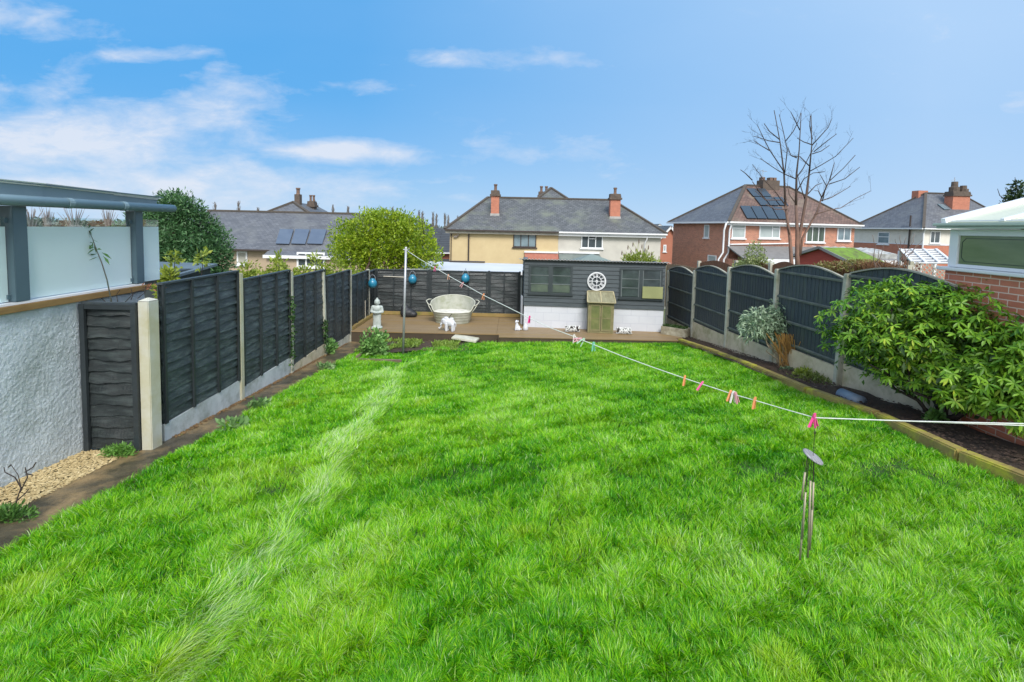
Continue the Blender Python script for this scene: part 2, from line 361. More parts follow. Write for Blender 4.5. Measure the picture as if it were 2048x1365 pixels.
M_slate = mat('slate_roof', (.15, .16, .17), (.105, .115, .125), sc=2.5, rough=.6, tex='slate', bump=.5, kw=dict(bw=.30, bh=.20, mo=.018, mc=(.05, .055, .06), var=.62, lich=(.16, .18, .14)))
M_slate_b = mat('blue_slate_roof', (.16, .17, .19), (.12, .13, .15), sc=2.5, rough=.55, tex='slate', bump=.4, kw=dict(bw=.28, bh=.17, mo=.014, mc=(.06, .065, .08), var=.66, lich=(.15, .16, .165)))
M_tile_r = mat('brown_tile_roof', (.24, .15, .12), (.16, .105, .09), sc=2, rough=.75, tex='slate', bump=.5, kw=dict(bw=.26, bh=.16, mo=.016, mc=(.05, .035, .03), var=.6, lich=(.20, .17, .13)))
M_tile_d = mat('dark_ribbed_tile', (.06, .07, .08), (.05, .055, .065), rough=.6, tex='slate', bump=.5, kw=dict(bw=3., bh=.33, mo=.05, mc=(.02, .022, .025), var=.9, lich=(.07, .075, .08)))
M_ridge = mat('ridge_tile', (.10, .085, .07), (.065, .058, .05), sc=6, rough=.85, bump=.3)
M_brick = mat('red_brick', (.56, .22, .13), (.44, .16, .10), sc=3, rough=.85, tex='brick', bump=.4, kw=dict(mo=.010, mc=(.5, .36, .28), var=.66))
M_brick_o = mat('orange_brick', (.56, .21, .13), (.46, .17, .105), sc=3, rough=.85, tex='brick', bump=.4, kw=dict(mo=.008, mc=(.38, .2, .15), var=.85))
M_brick_n = mat('smooth_red_brick', (.70, .25, .15), (.58, .20, .12), sc=4, rough=.7, tex='brick', bump=.5, kw=dict(bw=.225, bh=.075, mo=.006, mc=(.75, .58, .48), var=.85))
M_block = mat('painted_blockwork', (.58, .61, .67), (.53, .56, .62), sc=2, rough=.75, tex='brick', bump=.3, kw=dict(bw=.45, bh=.225, mo=.008, mc=(.48, .51, .58), var=.96))
M_sooty = mat('sooty_brick', (.13, .10, .08), (.08, .065, .055), sc=5, rough=.9, bump=.3)
M_pot = mat('chimney_pot_clay', (.20, .12, .085), (.11, .08, .065), sc=5, rough=.8)
M_brown = mat('brown_upvc', (.06, .045, .04), (.045, .035, .03), rough=.4)
M_glass = glassmat('window_glass', (.05, .065, .075)); M_glassb = mat('window_glass_blue', (.22, .30, .34), (.12, .17, .2), sc=1, rough=.1, spec=.8)
M_glassg = mat('window_glass_green', (.05, .10, .085), (.02, .035, .03), sc=1.5, rough=.1, spec=.8)
M_solar = mat('solar_panel', (.035, .055, .075), (.03, .045, .065), rough=.22, spec=.6)
M_bark = mat('bark', (.12, .075, .05), (.06, .042, .032), sc=8, rough=.9, bump=.6)
M_twig = mat('dark_twig', (.045, .035, .03), (.028, .022, .02), rough=.9)
M_galv = mat('weathered_zinc', (.42, .43, .37), (.30, .32, .27), sc=5, rough=.6, bump=.3, metal=.15, stain=(.24, .26, .14), ss=2.5, sa=.6)
M_zincp = mat('galvanised_pole', (.45, .47, .50), (.36, .38, .41), sc=5, rough=.4, metal=.4)
M_line = mat('washing_line_plastic', (.75, .78, .74), (.6, .65, .58), sc=20, rough=.5)
# ------------------------------------------------------------------ ground sheets
def sheet(name, poly, mat_, dz, step=.25, rough=.0, kind='structure', label=None, cat=None):
    """a sheet that follows the ground inside a four-sided outline (near-left, near-right, far-right, far-left)"""
    a, b, c, d = [Vector(p) for p in poly]
    nu = max(2, int(max((b-a).length, (c-d).length)/step)); nv = max(2, int(max((d-a).length, (c-b).length)/step))
    P = []
    for j in range(nv+1):
        row = []
        for i in range(nu+1):
            u, v = i/nu, j/nv; p = a*(1-u)*(1-v)+b*u*(1-v)+c*u*v+d*(1-u)*v
            q = float(vnoise(p.x, p.y, .35, 2)-.5)*rough
            row.append((p.x, p.y, gz(p.x, p.y)+dz+q))
        P.append(row)
    o = MB().grid(P).build(name, mat_, smooth=True); tag(o, label, cat, kind=kind); return o
xs = [-900, -300, -120, -60, -35, -20, -14, -9]+[i*.5 for i in range(-14, 15)]+[9, 14, 20, 35, 60, 120, 300, 900]
ys = [-200, -40, -10]+[i*.5 for i in range(-4, 50)]+[26, 28, 31, 35, 40, 50, 80, 160, 400, 1200]
g = MB().grid([[(x, y, gz(x, max(y, -2))-.05) for x in xs] for y in ys]).build('ground', M_ground, smooth=True); tag(g, kind='structure')
def lawnz(x, y): return .05*(vnoise(x, y, .9, 1)-.5)+.03*(vnoise(x, y, .37, 2)-.5)
LE = sorted([tuple(atg(*q)[:2]) for q in ((1350, 686), (1457, 724), (1540, 762), (1628, 802), (1712, 829), (1781, 863), (1895, 920), (2048, 982), (2250, 1064))], key=lambda q: q[1])
LEX, LEY = np.array([q[0] for q in LE]), np.array([q[1] for q in LE])
tag(sheet('lawn', [(-3.75, .8), (5.3, .8), (4.40, 13.0), (-3.55, 13.0)], M_under, .0, .2, .03), kind='structure')
tag(sheet('path', [(-4.25, -1), (-3.66, -1), (-3.50, 13.2), (-4.42, 13.2)], M_path, .012, .2, .012), kind='structure')
tag(sheet('flower_bed', [(4.75, 1), (5.62, 1), (4.95, 14.2), (4.35, 14.2)], M_soil, .09, .12, .06), kind='structure')
tag(sheet('bare_soil', [(-3.62, 11.1), (-2.3, 11.6), (-.7, 13.15), (-3.8, 13.15)], M_soil, .035, .12, .03), kind='structure')
# golden pebbles by the rendered wall
n = 9000; X = rng.uniform(-4.8, -4.22, n); Y = rng.uniform(2.6, 5.5, n)
Z = np.array([gz(a, b) for a, b in zip(X, Y)])+.004+.02*rng.random(n)
def pebbles(name, X, Y, Z, s, mat_, label):
    n = len(X); base = np.array([[1, 0, 0], [0, 1, 0], [-1, 0, 0], [0, -1, 0], [0, 0, .7], [0, 0, -.7]], float)
    an = rng.random(n)*6.28; ca, sa = np.cos(an), np.sin(an); sx = s*(.6+.9*rng.random(n)); sy = sx*(.5+.5*rng.random(n)); sz = sx*.6
    v = np.stack([(base[None, :, 0]*sx[:, None]*ca[:, None]-base[None, :, 1]*sy[:, None]*sa[:, None])+X[:, None],
                  (base[None, :, 0]*sx[:, None]*sa[:, None]+base[None, :, 1]*sy[:, None]*ca[:, None])+Y[:, None],
                  base[None, :, 2]*sz[:, None]+Z[:, None]], -1).reshape(-1, 3)
    f = np.array([[0, 1, 4], [1, 2, 4], [2, 3, 4], [3, 0, 4]]); F_ = (np.arange(n)[:, None, None]*6+f[None]).reshape(-1, 3)
    return tag(mesh_np(name, v, F_, mat_), label, 'gravel', kind='stuff')
M_peb = leafmat('pebble', (.34, .25, .11), (.62, .50, .27), (.75, .66, .46), rough=.8, trans=0)
pebbles('gravel', X, Y, Z, .014, M_peb, 'golden gravel strip between white rendered wall and dark wet path')
n = 1500; Y = rng.uniform(5.9, 12.8, n); X = -4.12-.028*(Y-5.7)+.12*rng.random(n)**1.5+.0
M_deb = leafmat('leaf_litter', (.09, .05, .02), (.20, .12, .05), (.12, .16, .03), rough=.9, trans=0)
pebbles('leaf_litter', X, Y, np.array([gz(a, b) for a, b in zip(X, Y)])+.02, .018, M_deb, 'brown leaf litter and moss along the foot of the left fence')
n = 700; X = rng.uniform(-3.5, -1.0, n); Y = rng.uniform(11.5, 13.1, n)
pebbles('soil_crumbs', X, Y, np.array([gz(a, b) for a, b in zip(X, Y)])+.05, .02, leafmat('crumb', (.05, .035, .025), (.10, .07, .045), (.22, .19, .15), rough=.95, trans=0), 'loose soil crumbs and small stones in front of the deck')
n = 2500; Y = rng.uniform(3.5, 13.8, n); X = np.interp(Y, LEY, LEX)+.15+rng.random(n)*.55
pebbles('bed_crumbs', X, Y, np.array([gz(a, b) for a, b in zip(X, Y)])+.115, .018, leafmat('crumb2', (.035, .022, .016), (.08, .05, .033), (.20, .17, .13), rough=.95, trans=0), 'dark soil crumbs in the border beside the right fence')
# ------------------------------------------------------------------ deck
DZ = CZ-2.86
dk = thing('garden_deck', (0, 14.5, DZ-.2), 'brown wet timber deck across the far end of the garden in front of the shed', 'deck')
M_deckb = [M_deck]
mb = MB(); y = 13.2
k = 0
while y < 15.8:
    mb.box(-4.36, -.37, y, y+.138, DZ-.028, DZ+.002*math.sin(k*7)); mb.box(-.365, 4.62, y, y+.138, DZ-.028, DZ+.002*math.cos(k*5)); y += .144; k += 1
mb.box(-.30, 4.42, 12.91, 13.05, DZ-.028, DZ); mb.box(-.30, 4.42, 13.056, 13.194, DZ-.028, DZ+.001)
mb.build('deck_boards', M_deck, dk, bevel=.004)
MB().box(-4.36, -.32, 13.215, 13.25, DZ-.32, DZ-.03).build('fascia_board', M_deckd, dk)
MB().box(-.28, 4.40, 12.925, 12.96, DZ-.32, DZ-.03).build('fascia_board', M_deckd, dk)
MB().box(-.319, -.285, 12.925, 13.25, DZ-.32, DZ-.03).build('fascia_board', M_deckd, dk)
MB().box(-4.3, .35, 15.72, 15.80, DZ+.004, DZ+.11).build('back_rail', M_kick, dk, bevel=.008)
MB().box(-4.36, -4.24, 13.3, 15.7, DZ+.004, DZ+.09).build('side_rail', M_kick, dk, bevel=.008)
p = at(930, 678, 12.95)
pv = MB(Matrix.Translation((p.x, 13.02, DZ-.09)) @ Matrix.Rotation(.10, 4, 'Y') @ Matrix.Rotation(-.16, 4, 'Z')).box(-.32, .34, -.22, .2, -.03, .03).build('paving_slab', M_conc, bevel=.01)
tag(pv, 'grey concrete paving slab used as a step at the front of the deck', 'paving slab')
# ------------------------------------------------------------------ fences
def lap_panel(name, a, b, z0, z1, par, nb=2, bow=0., sag=0., flip=1, capm=None, rows=None, bm_=None):
    """overlapping wavy boards between two posts with upright battens"""
    a, b = Vector((a[0], a[1], 0)), Vector((b[0], b[1], 0)); d = b-a; ln = d.length; d.normalize(); nr = Vector((d.y, -d.x, 0))*flip
    h = z1-z0; rows = rows or max(4, int(round(h/.118))); ph = h/rows; mb = MB(); ns = 16; sd_ = random.random()*50
    for j in range(rows):
        g0, g1, g2 = [], [], []
        for i in range(ns+1):
            u = i/ns; w = .007*math.sin(u*7+j*2.1+sd_)+.005*math.sin(u*19+j*5.3+sd_*2)
            q = a+d*(ln*u); out_ = .012+.008*math.sin(u*6+j*1.7+sd_)+bow*math.sin(math.pi*u)*(.5+.5*math.sin(j*1.3))
            zb = z0+ph*j+(w if j else 0); zt = z0+ph*(j+1)+.012
            g0.append(q+nr*.000+Vector((0, 0, min(zt, z1)))); g1.append(q+nr*(.012+out_)+Vector((0, 0, zb+.006))); g2.append(q+nr*.0+Vector((0, 0, zb)))
        mb.grid([g2, g1, g0] if flip > 0 else [g0, g1, g2])
    q0, q1 = a-nr*.012, b-nr*.012
    mb.hull8([q0+Vector((0, 0, z0)), q1+Vector((0, 0, z0)), q1+nr*.01+Vector((0, 0, z0)), q0+nr*.01+Vector((0, 0, z0)),
              q0+Vector((0, 0, z1)), q1+Vector((0, 0, z1)), q1+nr*.01+Vector((0, 0, z1)), q0+nr*.01+Vector((0, 0, z1))])
    o = mb.build(name, bm_ or M_char, par)
    for k in range(nb+2):
        u = (.018, .982)[k > 0] if k in (0, nb+1) else k/(nb+1); q = a+d*(ln*u)+nr*.040
        MB().bar(q+Vector((0, 0, z0)), q+Vector((0, 0, z1)), .038, .022, up=nr).build('batten', M_charb, o)
    q0, q1 = a+nr*.012, b+nr*.012
    MB().bar(q0+Vector((0, 0, z1+.012)), q1+Vector((0, 0, z1+.012)), .075, .022).build('capping', capm or M_charf, o)
    return o
def FX(y): return -4.10-.028*(y-5.6)
PY = [5.72, 7.55, 9.42, 11.32, 13.22, 15.1, 15.86]
tops = [.75, .90, 1.05, 1.22, 1.40, 1.45]
lf = thing('garden_fence', (FX(10), 10, gz(-4.2, 10)), 'charcoal overlap panel fence with concrete posts stepping down beside the left path', 'fence', None)
for i in range(6):
    y0, y1 = PY[i]+.05, PY[i+1]-.05; zt = CZ-tops[i]-.01
    zb = CZ-[2.42, 2.56, 2.74, 2.92, 2.95, 2.95][i]
    lap_panel('fence_panel', (FX(y0), y0), (FX(y1), y1), zb, zt, lf, nb=2 if i < 5 else 1, capm=M_charf)
    if i < 5:
        m_ = MB(); x0, x1 = FX(y0), FX(y1); zl = min(gz(-4.2, y1), gz(-4.2, y0))-.08
        m_.hull8([(x0-.02, y0, zl), (x0+.03, y0, zl), (x1+.03, y1, zl), (x1-.02, y1, zl), (x0-.02, y0, zb-.003), (x0+.03, y0, zb-.003), (x1+.03, y1, zb-.003), (x1-.02, y1, zb-.003)])
        m_.build('gravel_board', M_gravb if i < 2 else M_gravbr if i == 2 else M_conc, lf)
posttop = [.69, .785, .93, 1.09, 1.22, 1.36, 1.44]
for i in range(1, 6):
    y = PY[i]; x = FX(y); lean = .16 if i == 3 else 0
    zl = gz(-4.2, y)-.2; zt = CZ-posttop[i]; w = .05; m_ = MB()
    m_.hull8([(x-.04, y-w, zl), (x+.055, y-w, zl), (x+.055, y+w, zl), (x-.04, y+w, zl), (x-.04, y-w-lean, zt), (x+.055, y-w-lean, zt), (x+.055, y+w-lean, zt), (x-.04, y+w-lean, zt)])
    po = m_.build('post', M_conc_y if i == 1 else M_conc, lf, bevel=.01)
# first thick post, then the single panel that closes the gap to the rendered wall
m_ = MB(); m_.box(-4.15, -4.03, 5.50, 5.67, gz(-4.1, 5.5)-.2, CZ-.91)
m_.add([(-4.15, 5.50, CZ-.91), (-4.03, 5.50, CZ-.91), (-4.03, 5.67, CZ-.91), (-4.15, 5.67, CZ-.91), (-4.09, 5.585, CZ-.875)], [(0, 1, 4), (1, 2, 4), (2, 3, 4), (3, 0, 4)])
m_.build('post', M_conc_y, lf, bevel=.008)
gp = thing('short_fence', (-4.45, 5.52, gz(-4.4, 5.5)), 'narrow charcoal fence panel between the rendered wall and the first thick concrete post', 'fence')
lap_panel('fence_panel', (-4.76, 5.53), (-4.165, 5.53), gz(-4.4, 5.5)+.02, CZ-.955, gp, nb=0, bow=.012, rows=13, bm_=M_chard)
for x in (-4.75, -4.18): MB().box(x-.028, x+.028, 5.465, 5.50, gz(x, 5.5), CZ-.95).build('frame_upright', M_charb, gp)
for z in (CZ-.975,): MB().box(-4.72, -4.21, 5.468, 5.498, z-.03, z+.02).build('frame_rail', M_charb, gp)
MB().box(-4.42, -4.31, 15.80, 15.90, DZ-.3, CZ-1.42).build('post', M_charb, lf, bevel=.008)
# back fence
bf = thing('garden_fence', (-2, 15.86, DZ), 'charcoal overlap panel fence across the back of the deck, left of the shed', 'fence')
xb = [-4.33, -2.62, -.72, .26]
for i in range(3):
    lap_panel('fence_panel', (xb[i]+.03, 15.86), (xb[i+1]-.03, 15.86), DZ-.1, CZ-1.44, bf, nb=2 if i < 2 else 1, flip=1, bm_=M_chard)
    MB().box(xb[i+1]-.03, xb[i+1]+.03, 15.83, 15.9, DZ-.3, CZ-1.40).build('post', M_charb, bf, bevel=.005)
# right fence: upright boards, rails, arched top
def RX(y): return 5.40-.069*(y-7.0)
RY = [15.3, 13.45, 11.6, 9.75, 7.9, 6.05]
rp = [1.22, 1.05, .81, .70, .62, .95]; rb = [2.95, 2.88, 2.66, 2.52, 2.34, 2.25]; sh = [1.17, 1.00, .84, .70, .60]
rf = thing('garden_fence', (RX(11), 11, gz(5, 11)), 'charcoal board fence with arched panel tops and pale concrete posts on the right', 'fence')
M_cap = mat('arch_capping', (.36, .35, .29), (.24, .24, .2), sc=6, rough=.85)
for i in range(5):
    y0, y1 = RY[i]-.06, RY[i+1]+.06; zs = CZ-sh[i]; zb = CZ-rb[i+1]+(.20, .22, .22, .2, .2)[i]; m_ = MB(); nb_ = 17; arc = []
    for k in range(nb_):
        u0, u1 = k/nb_, (k+1)/nb_; ya, yb = y0+(y1-y0)*u0, y0+(y1-y0)*u1+.0
        za, zb2 = zs+.14*math.sin(math.pi*u0)-.012, zs+.14*math.sin(math.pi*u1)-.012
        xa, xb_ = RX(ya), RX(yb)
        m_.hull8([(xa+.0, ya, zb), (xb_-.005, yb-.003, zb), (xb_+.012, yb-.003, zb), (xa+.012, ya, zb), (xa, ya, za), (xb_-.005, yb-.003, zb2), (xb_+.012, yb-.003, zb2), (xa+.012, ya, za)])
    o = m_.build('fence_panel', M_charf, rf)
    for k in range(21): u = k/20; arc.append((RX(y0+(y1-y0)*u)-.005, y0+(y1-y0)*u, zs+.14*math.sin(math.pi*u)))
    m_ = MB()
    for k in range(20): m_.bar(arc[k], arc[k+1], .05, .022)
    m_.build('capping', M_cap, o)
    H = zs-zb
    for t_ in (.05, .33, .64, .97):
        z = zb+H*t_; m_ = MB(); m_.hull8([(RX(y0)-.035, y0, z-.02), (RX(y1)-.035, y1, z-.02), (RX(y1)-.013, y1, z-.02), (RX(y0)-.002, y0, z-.02),
                                         (RX(y0)-.035, y0, z+.01), (RX(y1)-.035, y1, z+.01), (RX(y1)-.013, y1, z+.025), (RX(y0)-.002, y0, z+.025)])
        m_.build('rail', mat('mossy_charcoal', (.06, .075, .075), (.13, .15, .12), sc=5, rough=.8), o)
    m_ = MB(); zl = CZ-rb[i+1]-.25
    m_.hull8([(RX(y0)-.03, y0, zl), (RX(y1)-.03, y1, zl), (RX(y1)+.02, y1, zl), (RX(y0)+.02, y0, zl), (RX(y0)-.03, y0, zb-.003), (RX(y1)-.03, y1, zb-.003), (RX(y1)+.02, y1, zb-.003), (RX(y0)+.02, y0, zb-.003)])
    m_.build('gravel_board', M_gravbr, rf)
for i in range(6):
    y = RY[i]; x = RX(y); lx = .07 if i == 4 else 0.
    m_ = MB(); zl, zt = CZ-rb[i]-.25, CZ-rp[i]
    m_.hull8([(x-.05-lx, y-.05, zl), (x+.05-lx, y-.05, zl), (x+.05-lx, y+.05, zl), (x-.05-lx, y+.05, zl), (x-.05, y-.05, zt), (x+.05, y-.05, zt), (x+.05, y+.05, zt), (x-.05, y+.05, zt)])
    m_.build('post', M_conc, rf, bevel=.01)
# sleeper edging along the right border
m_ = MB(); a = (5.06, 3.6); seg = [(float(np.interp(y, LEY, LEX))+.01, y) for y in (3.3, 4.9, 6.2, 7.5, 9.3, 11.2, 13.0)]
el = thing('sleeper_edging', (4.7, 8, gz(4.7, 8)), 'mossy timber sleeper edging between the lawn and the right border', 'edging')
for i in range(0, 6):
    (x0, y0), (x1, y1) = seg[i], seg[i+1]; z0, z1 = gz(x0, y0), gz(x1, y1); d = Vector((x1-x0, y1-y0, 0)).normalized(); nr = Vector((d.y, -d.x, 0))*.13; e = d*.012
    A, B = Vector((x0, y0, z0))+e, Vector((x1, y1, z1))-e; lo, hi = Vector((0, 0, -.05)), Vector((0, 0, .135))
    MB().hull8([A+lo, A+nr+lo, B+nr+lo, B+lo, A+hi, A+nr+hi, B+nr+hi, B+hi]).build('sleeper', M_sleep, el, bevel=.015)
# short timbers round the soil patch on the left
for (p0, p1, lab) in (((714, 716), (733, 700), 'short weathered timber lying along the path beside the soil patch'), ((716, 721), (803, 723), 'weathered timber rail lying between the soil patch and the lawn')):
    A, B = atg(*p0, .05), atg(*p1, .05); tag(MB().bar(A, B, .07, .07).build('edging_timber', mat('old_timber', (.22, .17, .12), (.14, .11, .075), sc=8, rough=.9, bump=.4), bevel=.01), lab, 'timber')
# ------------------------------------------------------------------ rendered wall and veranda on the left
rw = thing('rendered_wall', (-4.9, 4, gz(-4.8, 4)-.1), 'rough white rendered retaining wall capped with a timber strip, below the veranda', 'wall')
ny, nz = 620, 270; yy = np.linspace(2.2, 6.5, ny); zz = np.linspace(-.35, CZ-.93, nz); YY, ZZ = np.meshgrid(yy, zz, indexing='ij')
dd = .003*vnoise(YY+.3*ZZ, ZZ-.2*YY, .045, 4)+.0055*vnoise(YY*.9+.4*ZZ, ZZ*.8-.35*YY, .017, 5)+.002*rng.random(YY.shape)+.010*vnoise(YY, ZZ, .3, 6)
ii = (np.arange(ny-1)[:, None]*nz+np.arange(nz-1)[None]).ravel()[:, None]
mesh_np('wall_face', np.stack([-4.815+dd, YY, ZZ], -1), ii+np.array([[0, nz, nz+1, 1]]), M_render, rw, True)
MB().box(-5.05, -4.822, 1.0, 6.5, -.6, CZ-.93).build('wall_core', M_render, rw)
MB().box(-5.04, -4.765, 1.0, 6.54, CZ-.925, CZ-.86).build('timber_capping', M_tim, rw, bevel=.004)
MB().box(-5.04, -4.80, 1.0, 6.50, CZ-.857, CZ-.835).build('sill', M_white, rw)
vr = thing('veranda', (-6, 5, CZ-.83), 'neighbour\'s blue grey metal veranda with frosted glass screens above the rendered wall', 'veranda')
MB().box(-8.5, -5.05, 1.0, 6.5, CZ-1.0, CZ-.9).build('terrace_slab', M_conc, vr)
for y, w in ((4.88, .145), (6.44, .13), (2.9, .145)):
    po = MB().box(-4.93, -4.80, y-w/2, y+w/2, CZ-.83, CZ+.10).build('post', M_teal, vr, bevel=.004)
    for z in (-.04, -.78):
        MB().box(-4.885, -4.845, y-w/2-.035, y+w/2+.035, CZ+z-.022, CZ+z+.022).build('clamp', M_teal, po)
M_frost = bpy.data.materials.new('frosted_glass'); M_frost.use_nodes = True
p_ = M_frost.node_tree.nodes['Principled BSDF']; p_.inputs['Base Color'].default_value = (.86, .97, .98, 1); p_.inputs['Roughness'].default_value = .35
ft = M_frost.node_tree; tr = ft.nodes.new('ShaderNodeBsdfTranslucent'); tr.inputs[0].default_value = (.80, .96, .96, 1); rfx = ft.nodes.new('ShaderNodeBsdfRefraction'); rfx.inputs[0].default_value = (.78, .93, .92, 1); rfx.inputs['Roughness'].default_value = .38; rfx.inputs['IOR'].default_value = 1.02
mx = ft.nodes.new('ShaderNodeMixShader'); mx.inputs[0].default_value = .5; mx2 = ft.nodes.new('ShaderNodeMixShader'); mx2.inputs[0].default_value = .42
ft.links.new(tr.outputs[0], mx.inputs[1]); ft.links.new(rfx.outputs[0], mx.inputs[2]); ft.links.new(p_.outputs[0], mx2.inputs[1]); ft.links.new(mx.outputs[0], mx2.inputs[2]); ft.links.new(mx2.outputs[0], ft.nodes['Material Output'].inputs[0])
M_clear = bpy.data.materials.new('clear_glass'); M_clear.use_nodes = True; ct = M_clear.node_tree
tp = ct.nodes.new('ShaderNodeBsdfTransparent'); tp.inputs[0].default_value = (.86, .95, .94, 1); gl = ct.nodes.new('ShaderNodeBsdfGlossy'); gl.inputs['Roughness'].default_value = .03; mx = ct.nodes.new('ShaderNodeMixShader'); mx.inputs[0].default_value = .12
ct.links.new(tp.outputs[0], mx.inputs[1]); ct.links.new(gl.outputs[0], mx.inputs[2]); ct.links.new(mx.outputs[0], ct.nodes['Material Output'].inputs[0])
for y0, y1 in ((2.99, 4.79), (4.97, 6.36), (6.52, 6.87)):
    fr = MB().box(-4.870, -4.860, y0, y1, CZ-.825, CZ-.10).build('glass_screen', M_frost, vr)
    MB().box(-4.870, -4.860, y0, y1, CZ-.098, CZ-.005).build('clear_band', M_clear, fr)
# gutter and fascia
gt = MB().tube([(-4.74, 1.5, CZ+.150), (-4.74, 7.0, CZ+.155)], .052, 14).build('gutter', M_teal2, vr, smooth=True)
for y in (3.4, 5.35, 6.1): MB().tube([(-4.74, y-.03, CZ+.152), (-4.74, y+.03, CZ+.152)], .058, 14).build('gutter_clip', M_teal2, gt)
MB().box(-4.93, -4.81, 1.5, 6.75, CZ+.103, CZ+.16).build('beam', M_teal, vr)
for (y0, y1, z0, z1, xo) in ((1.5, 5.16, .165, .325, .0), (5.16, 6.09, .155, .305, -.012), (6.09, 6.84, .15, .275, -.022)):
    fb = MB().hull8([(-4.86+xo, y0, CZ+z0), (-4.83+xo, y0, CZ+z0), (-4.83+xo, y1, CZ+z0), (-4.86+xo, y1, CZ+z0), (-4.86+xo, y0, CZ+z1+.012), (-4.83+xo, y0, CZ+z1+.012), (-4.83+xo, y1, CZ+z1-.008), (-4.86+xo, y1, CZ+z1-.008)]).build('fascia_board', M_teal2, vr)
    MB().hull8([(-4.9+xo, y0+.01, CZ+z1+.014), (-4.818+xo, y0+.01, CZ+z1+.008), (-4.818+xo, y1, CZ+z1-.014), (-4.9+xo, y1, CZ+z1-.006), (-4.9+xo, y0+.01, CZ+z1+.040), (-4.790+xo, y0+.01, CZ+z1+.040), (-4.790+xo, y1, CZ+z1+.018), (-4.9+xo, y1, CZ+z1+.012)]).build('flashing', mat('bright_flashing', (.9, .9, .9), (.85, .86, .87), rough=.3), fb)
MB().slab([(-4.80, 1.5, CZ+.39), (-4.80, 6.9, CZ+.308), (-8.0, 6.9, CZ+.31), (-8.0, 1.5, CZ+.40)], .012).build('roof_sheet', M_teal, vr)
# ------------------------------------------------------------------ conservatory on the right
cs = thing('conservatory', (6.5, 5, gz(6, 5)), 'neighbour\'s white framed conservatory on a smooth red brick base, right edge', 'conservatory')
CX = 5.62; CYF = 6.47
MB().box(CX, CX+.25, 1.5, CYF, -.2, CZ-.43).build('brick_base', M_brick_n, cs)
MB().box(CX+.25, 9.5, CYF-.25, CYF-.003, -.2, CZ-.43).build('brick_base', M_brick_n, cs)
MB().box(CX-.07, CX+.26, 1.5, CYF+.07, CZ-.427, CZ-.385).build('sill', M_white, cs, bevel=.008)
fr = MB(); fr.box(CX+.02, CX+.10, CYF-.13, CYF, CZ-.382, CZ+.10); fr.box(CX+.02, CX+.10, 1.5, CYF-.13, CZ+.02, CZ+.10); fr.box(CX+.02, CX+.10, 1.5, CYF-.13, CZ-.382, CZ-.34)
for y in (5.35, 4.2, 3.05): fr.box(CX+.022, CX+.098, y-.07, y+.07, CZ-.34, CZ+.02)
fr.box(CX+.10, 9.4, CYF-.08, CYF-.004, CZ+.02, CZ+.10); fr.box(CX+.10, 9.4, CYF-.08, CYF-.004, CZ-.382, CZ-.34)
fr = fr.build('frame', M_white, cs, bevel=.006)
M_cgl = mat('obscured_glass', (.20, .25, .15), (.13, .18, .10), sc=1.5, rough=.12, spec=.9, stretch=(1, .7, 3)); M_lead = mat('lead_strip', (.03, .05, .035), rough=.5)
for y0, y1 in ((5.42, CYF-.13), (4.27, 5.28), (3.12, 4.13)):
    w_ = MB().box(CX+.045, CX+.06, y0, y1, CZ-.34, CZ+.02).build('window_pane', M_cgl, cs)
    m_ = MB(); x = CX+.043; i_ = .035; c_ = .05
    pts = [(y0+i_+c_, -.34+i_), (y1-i_-c_, -.34+i_), (y1-i_, -.34+i_+c_), (y1-i_, .02-i_-c_), (y1-i_-c_, .02-i_), (y0+i_+c_, .02-i_), (y0+i_, .02-i_-c_), (y0+i_, -.34+i_+c_)]
    for k in range(8):
        a, b = pts[k], pts[(k+1) % 8]; m_.bar((x, a[0], CZ+a[1]), (x, b[0], CZ+b[1]), .006, .004, up=(1, 0, 0))
    m_.build('leading', M_lead, w_)
gt = MB(); gt.box(CX-.09, CX+.03, 1.5, CYF+.10, CZ+.105, CZ+.135); gt.box(CX-.12, CX+.0, 1.5, CYF+.12, CZ+.137, CZ+.175); gt.build('gutter', mat('pale_green_gutter', (.50, .58, .52), (.44, .52, .46), rough=.4), cs, bevel=.008)
M_poly = mat('polycarbonate_roof', (.60, .63, .50), (.50, .53, .40), sc=.8, rough=.35, stretch=(1, 3, 1)); MB().slab([(CX-.02, 1.5, CZ+.19), (9.5, 1.5, CZ+1.29), (9.5, CYF+.0, CZ+1.29), (CX-.02, CYF+.0, CZ+.19)], .03).build('roof_panel', M_poly, cs)
m_ = MB(); m_.bar((CX-.05, CYF+.03, CZ+.195), (9.5, CYF+.03, CZ+1.31), .07, .075); m_.build('bargeboard', M_white, cs)
for y in (5.75, 5.0): MB().bar((CX-.02, y, CZ+.208), (9.5, y, CZ+1.308), .045, .03).build('glazing_bar', M_white, cs)
MB().box(CX+.0, CX+.06, 1.5, CYF-.02, CZ+.176, CZ+.21).build('eaves_beam', M_white, cs)
# ------------------------------------------------------------------ shed on the deck
sa_ = at(1047, 656, 14.27); sb_ = at(1325, 668, 13.95)
A = Vector((sa_.x, 14.27, 0)); B = Vector((sb_.x, 13.95, 0)); SW = (B-A).length; ang = math.atan2(B.y-A.y, B.x-A.x)
SM = Matrix.Translation((A.x, A.y, DZ)) @ Matrix.Rotation(ang, 4, 'Z')
sd_ = thing('garden_shed', (2.2, 15, DZ), 'long charcoal boarded shed on a white block base with corrugated roof, on the deck', 'shed')
HB, HT, SD = .63, 1.93, 1.55
m_ = MB(SM); m_.box(0, SW, 0, .12, 0, HB)
m_.build('block_base', M_block, sd_)
MB(SM).hull8([(-.13, SD-.0, 0), (0, .0, 0), (0, .12, 0), (-.03, SD, 0), (-.13, SD, HB+.02), (0, 0, HB+.02), (0, .12, HB+.02), (-.03, SD, HB+.02)]).build('block_base', M_charf, sd_)
cl_ = MB(SM)
nb_ = 11; bh = (HT-HB)/nb_
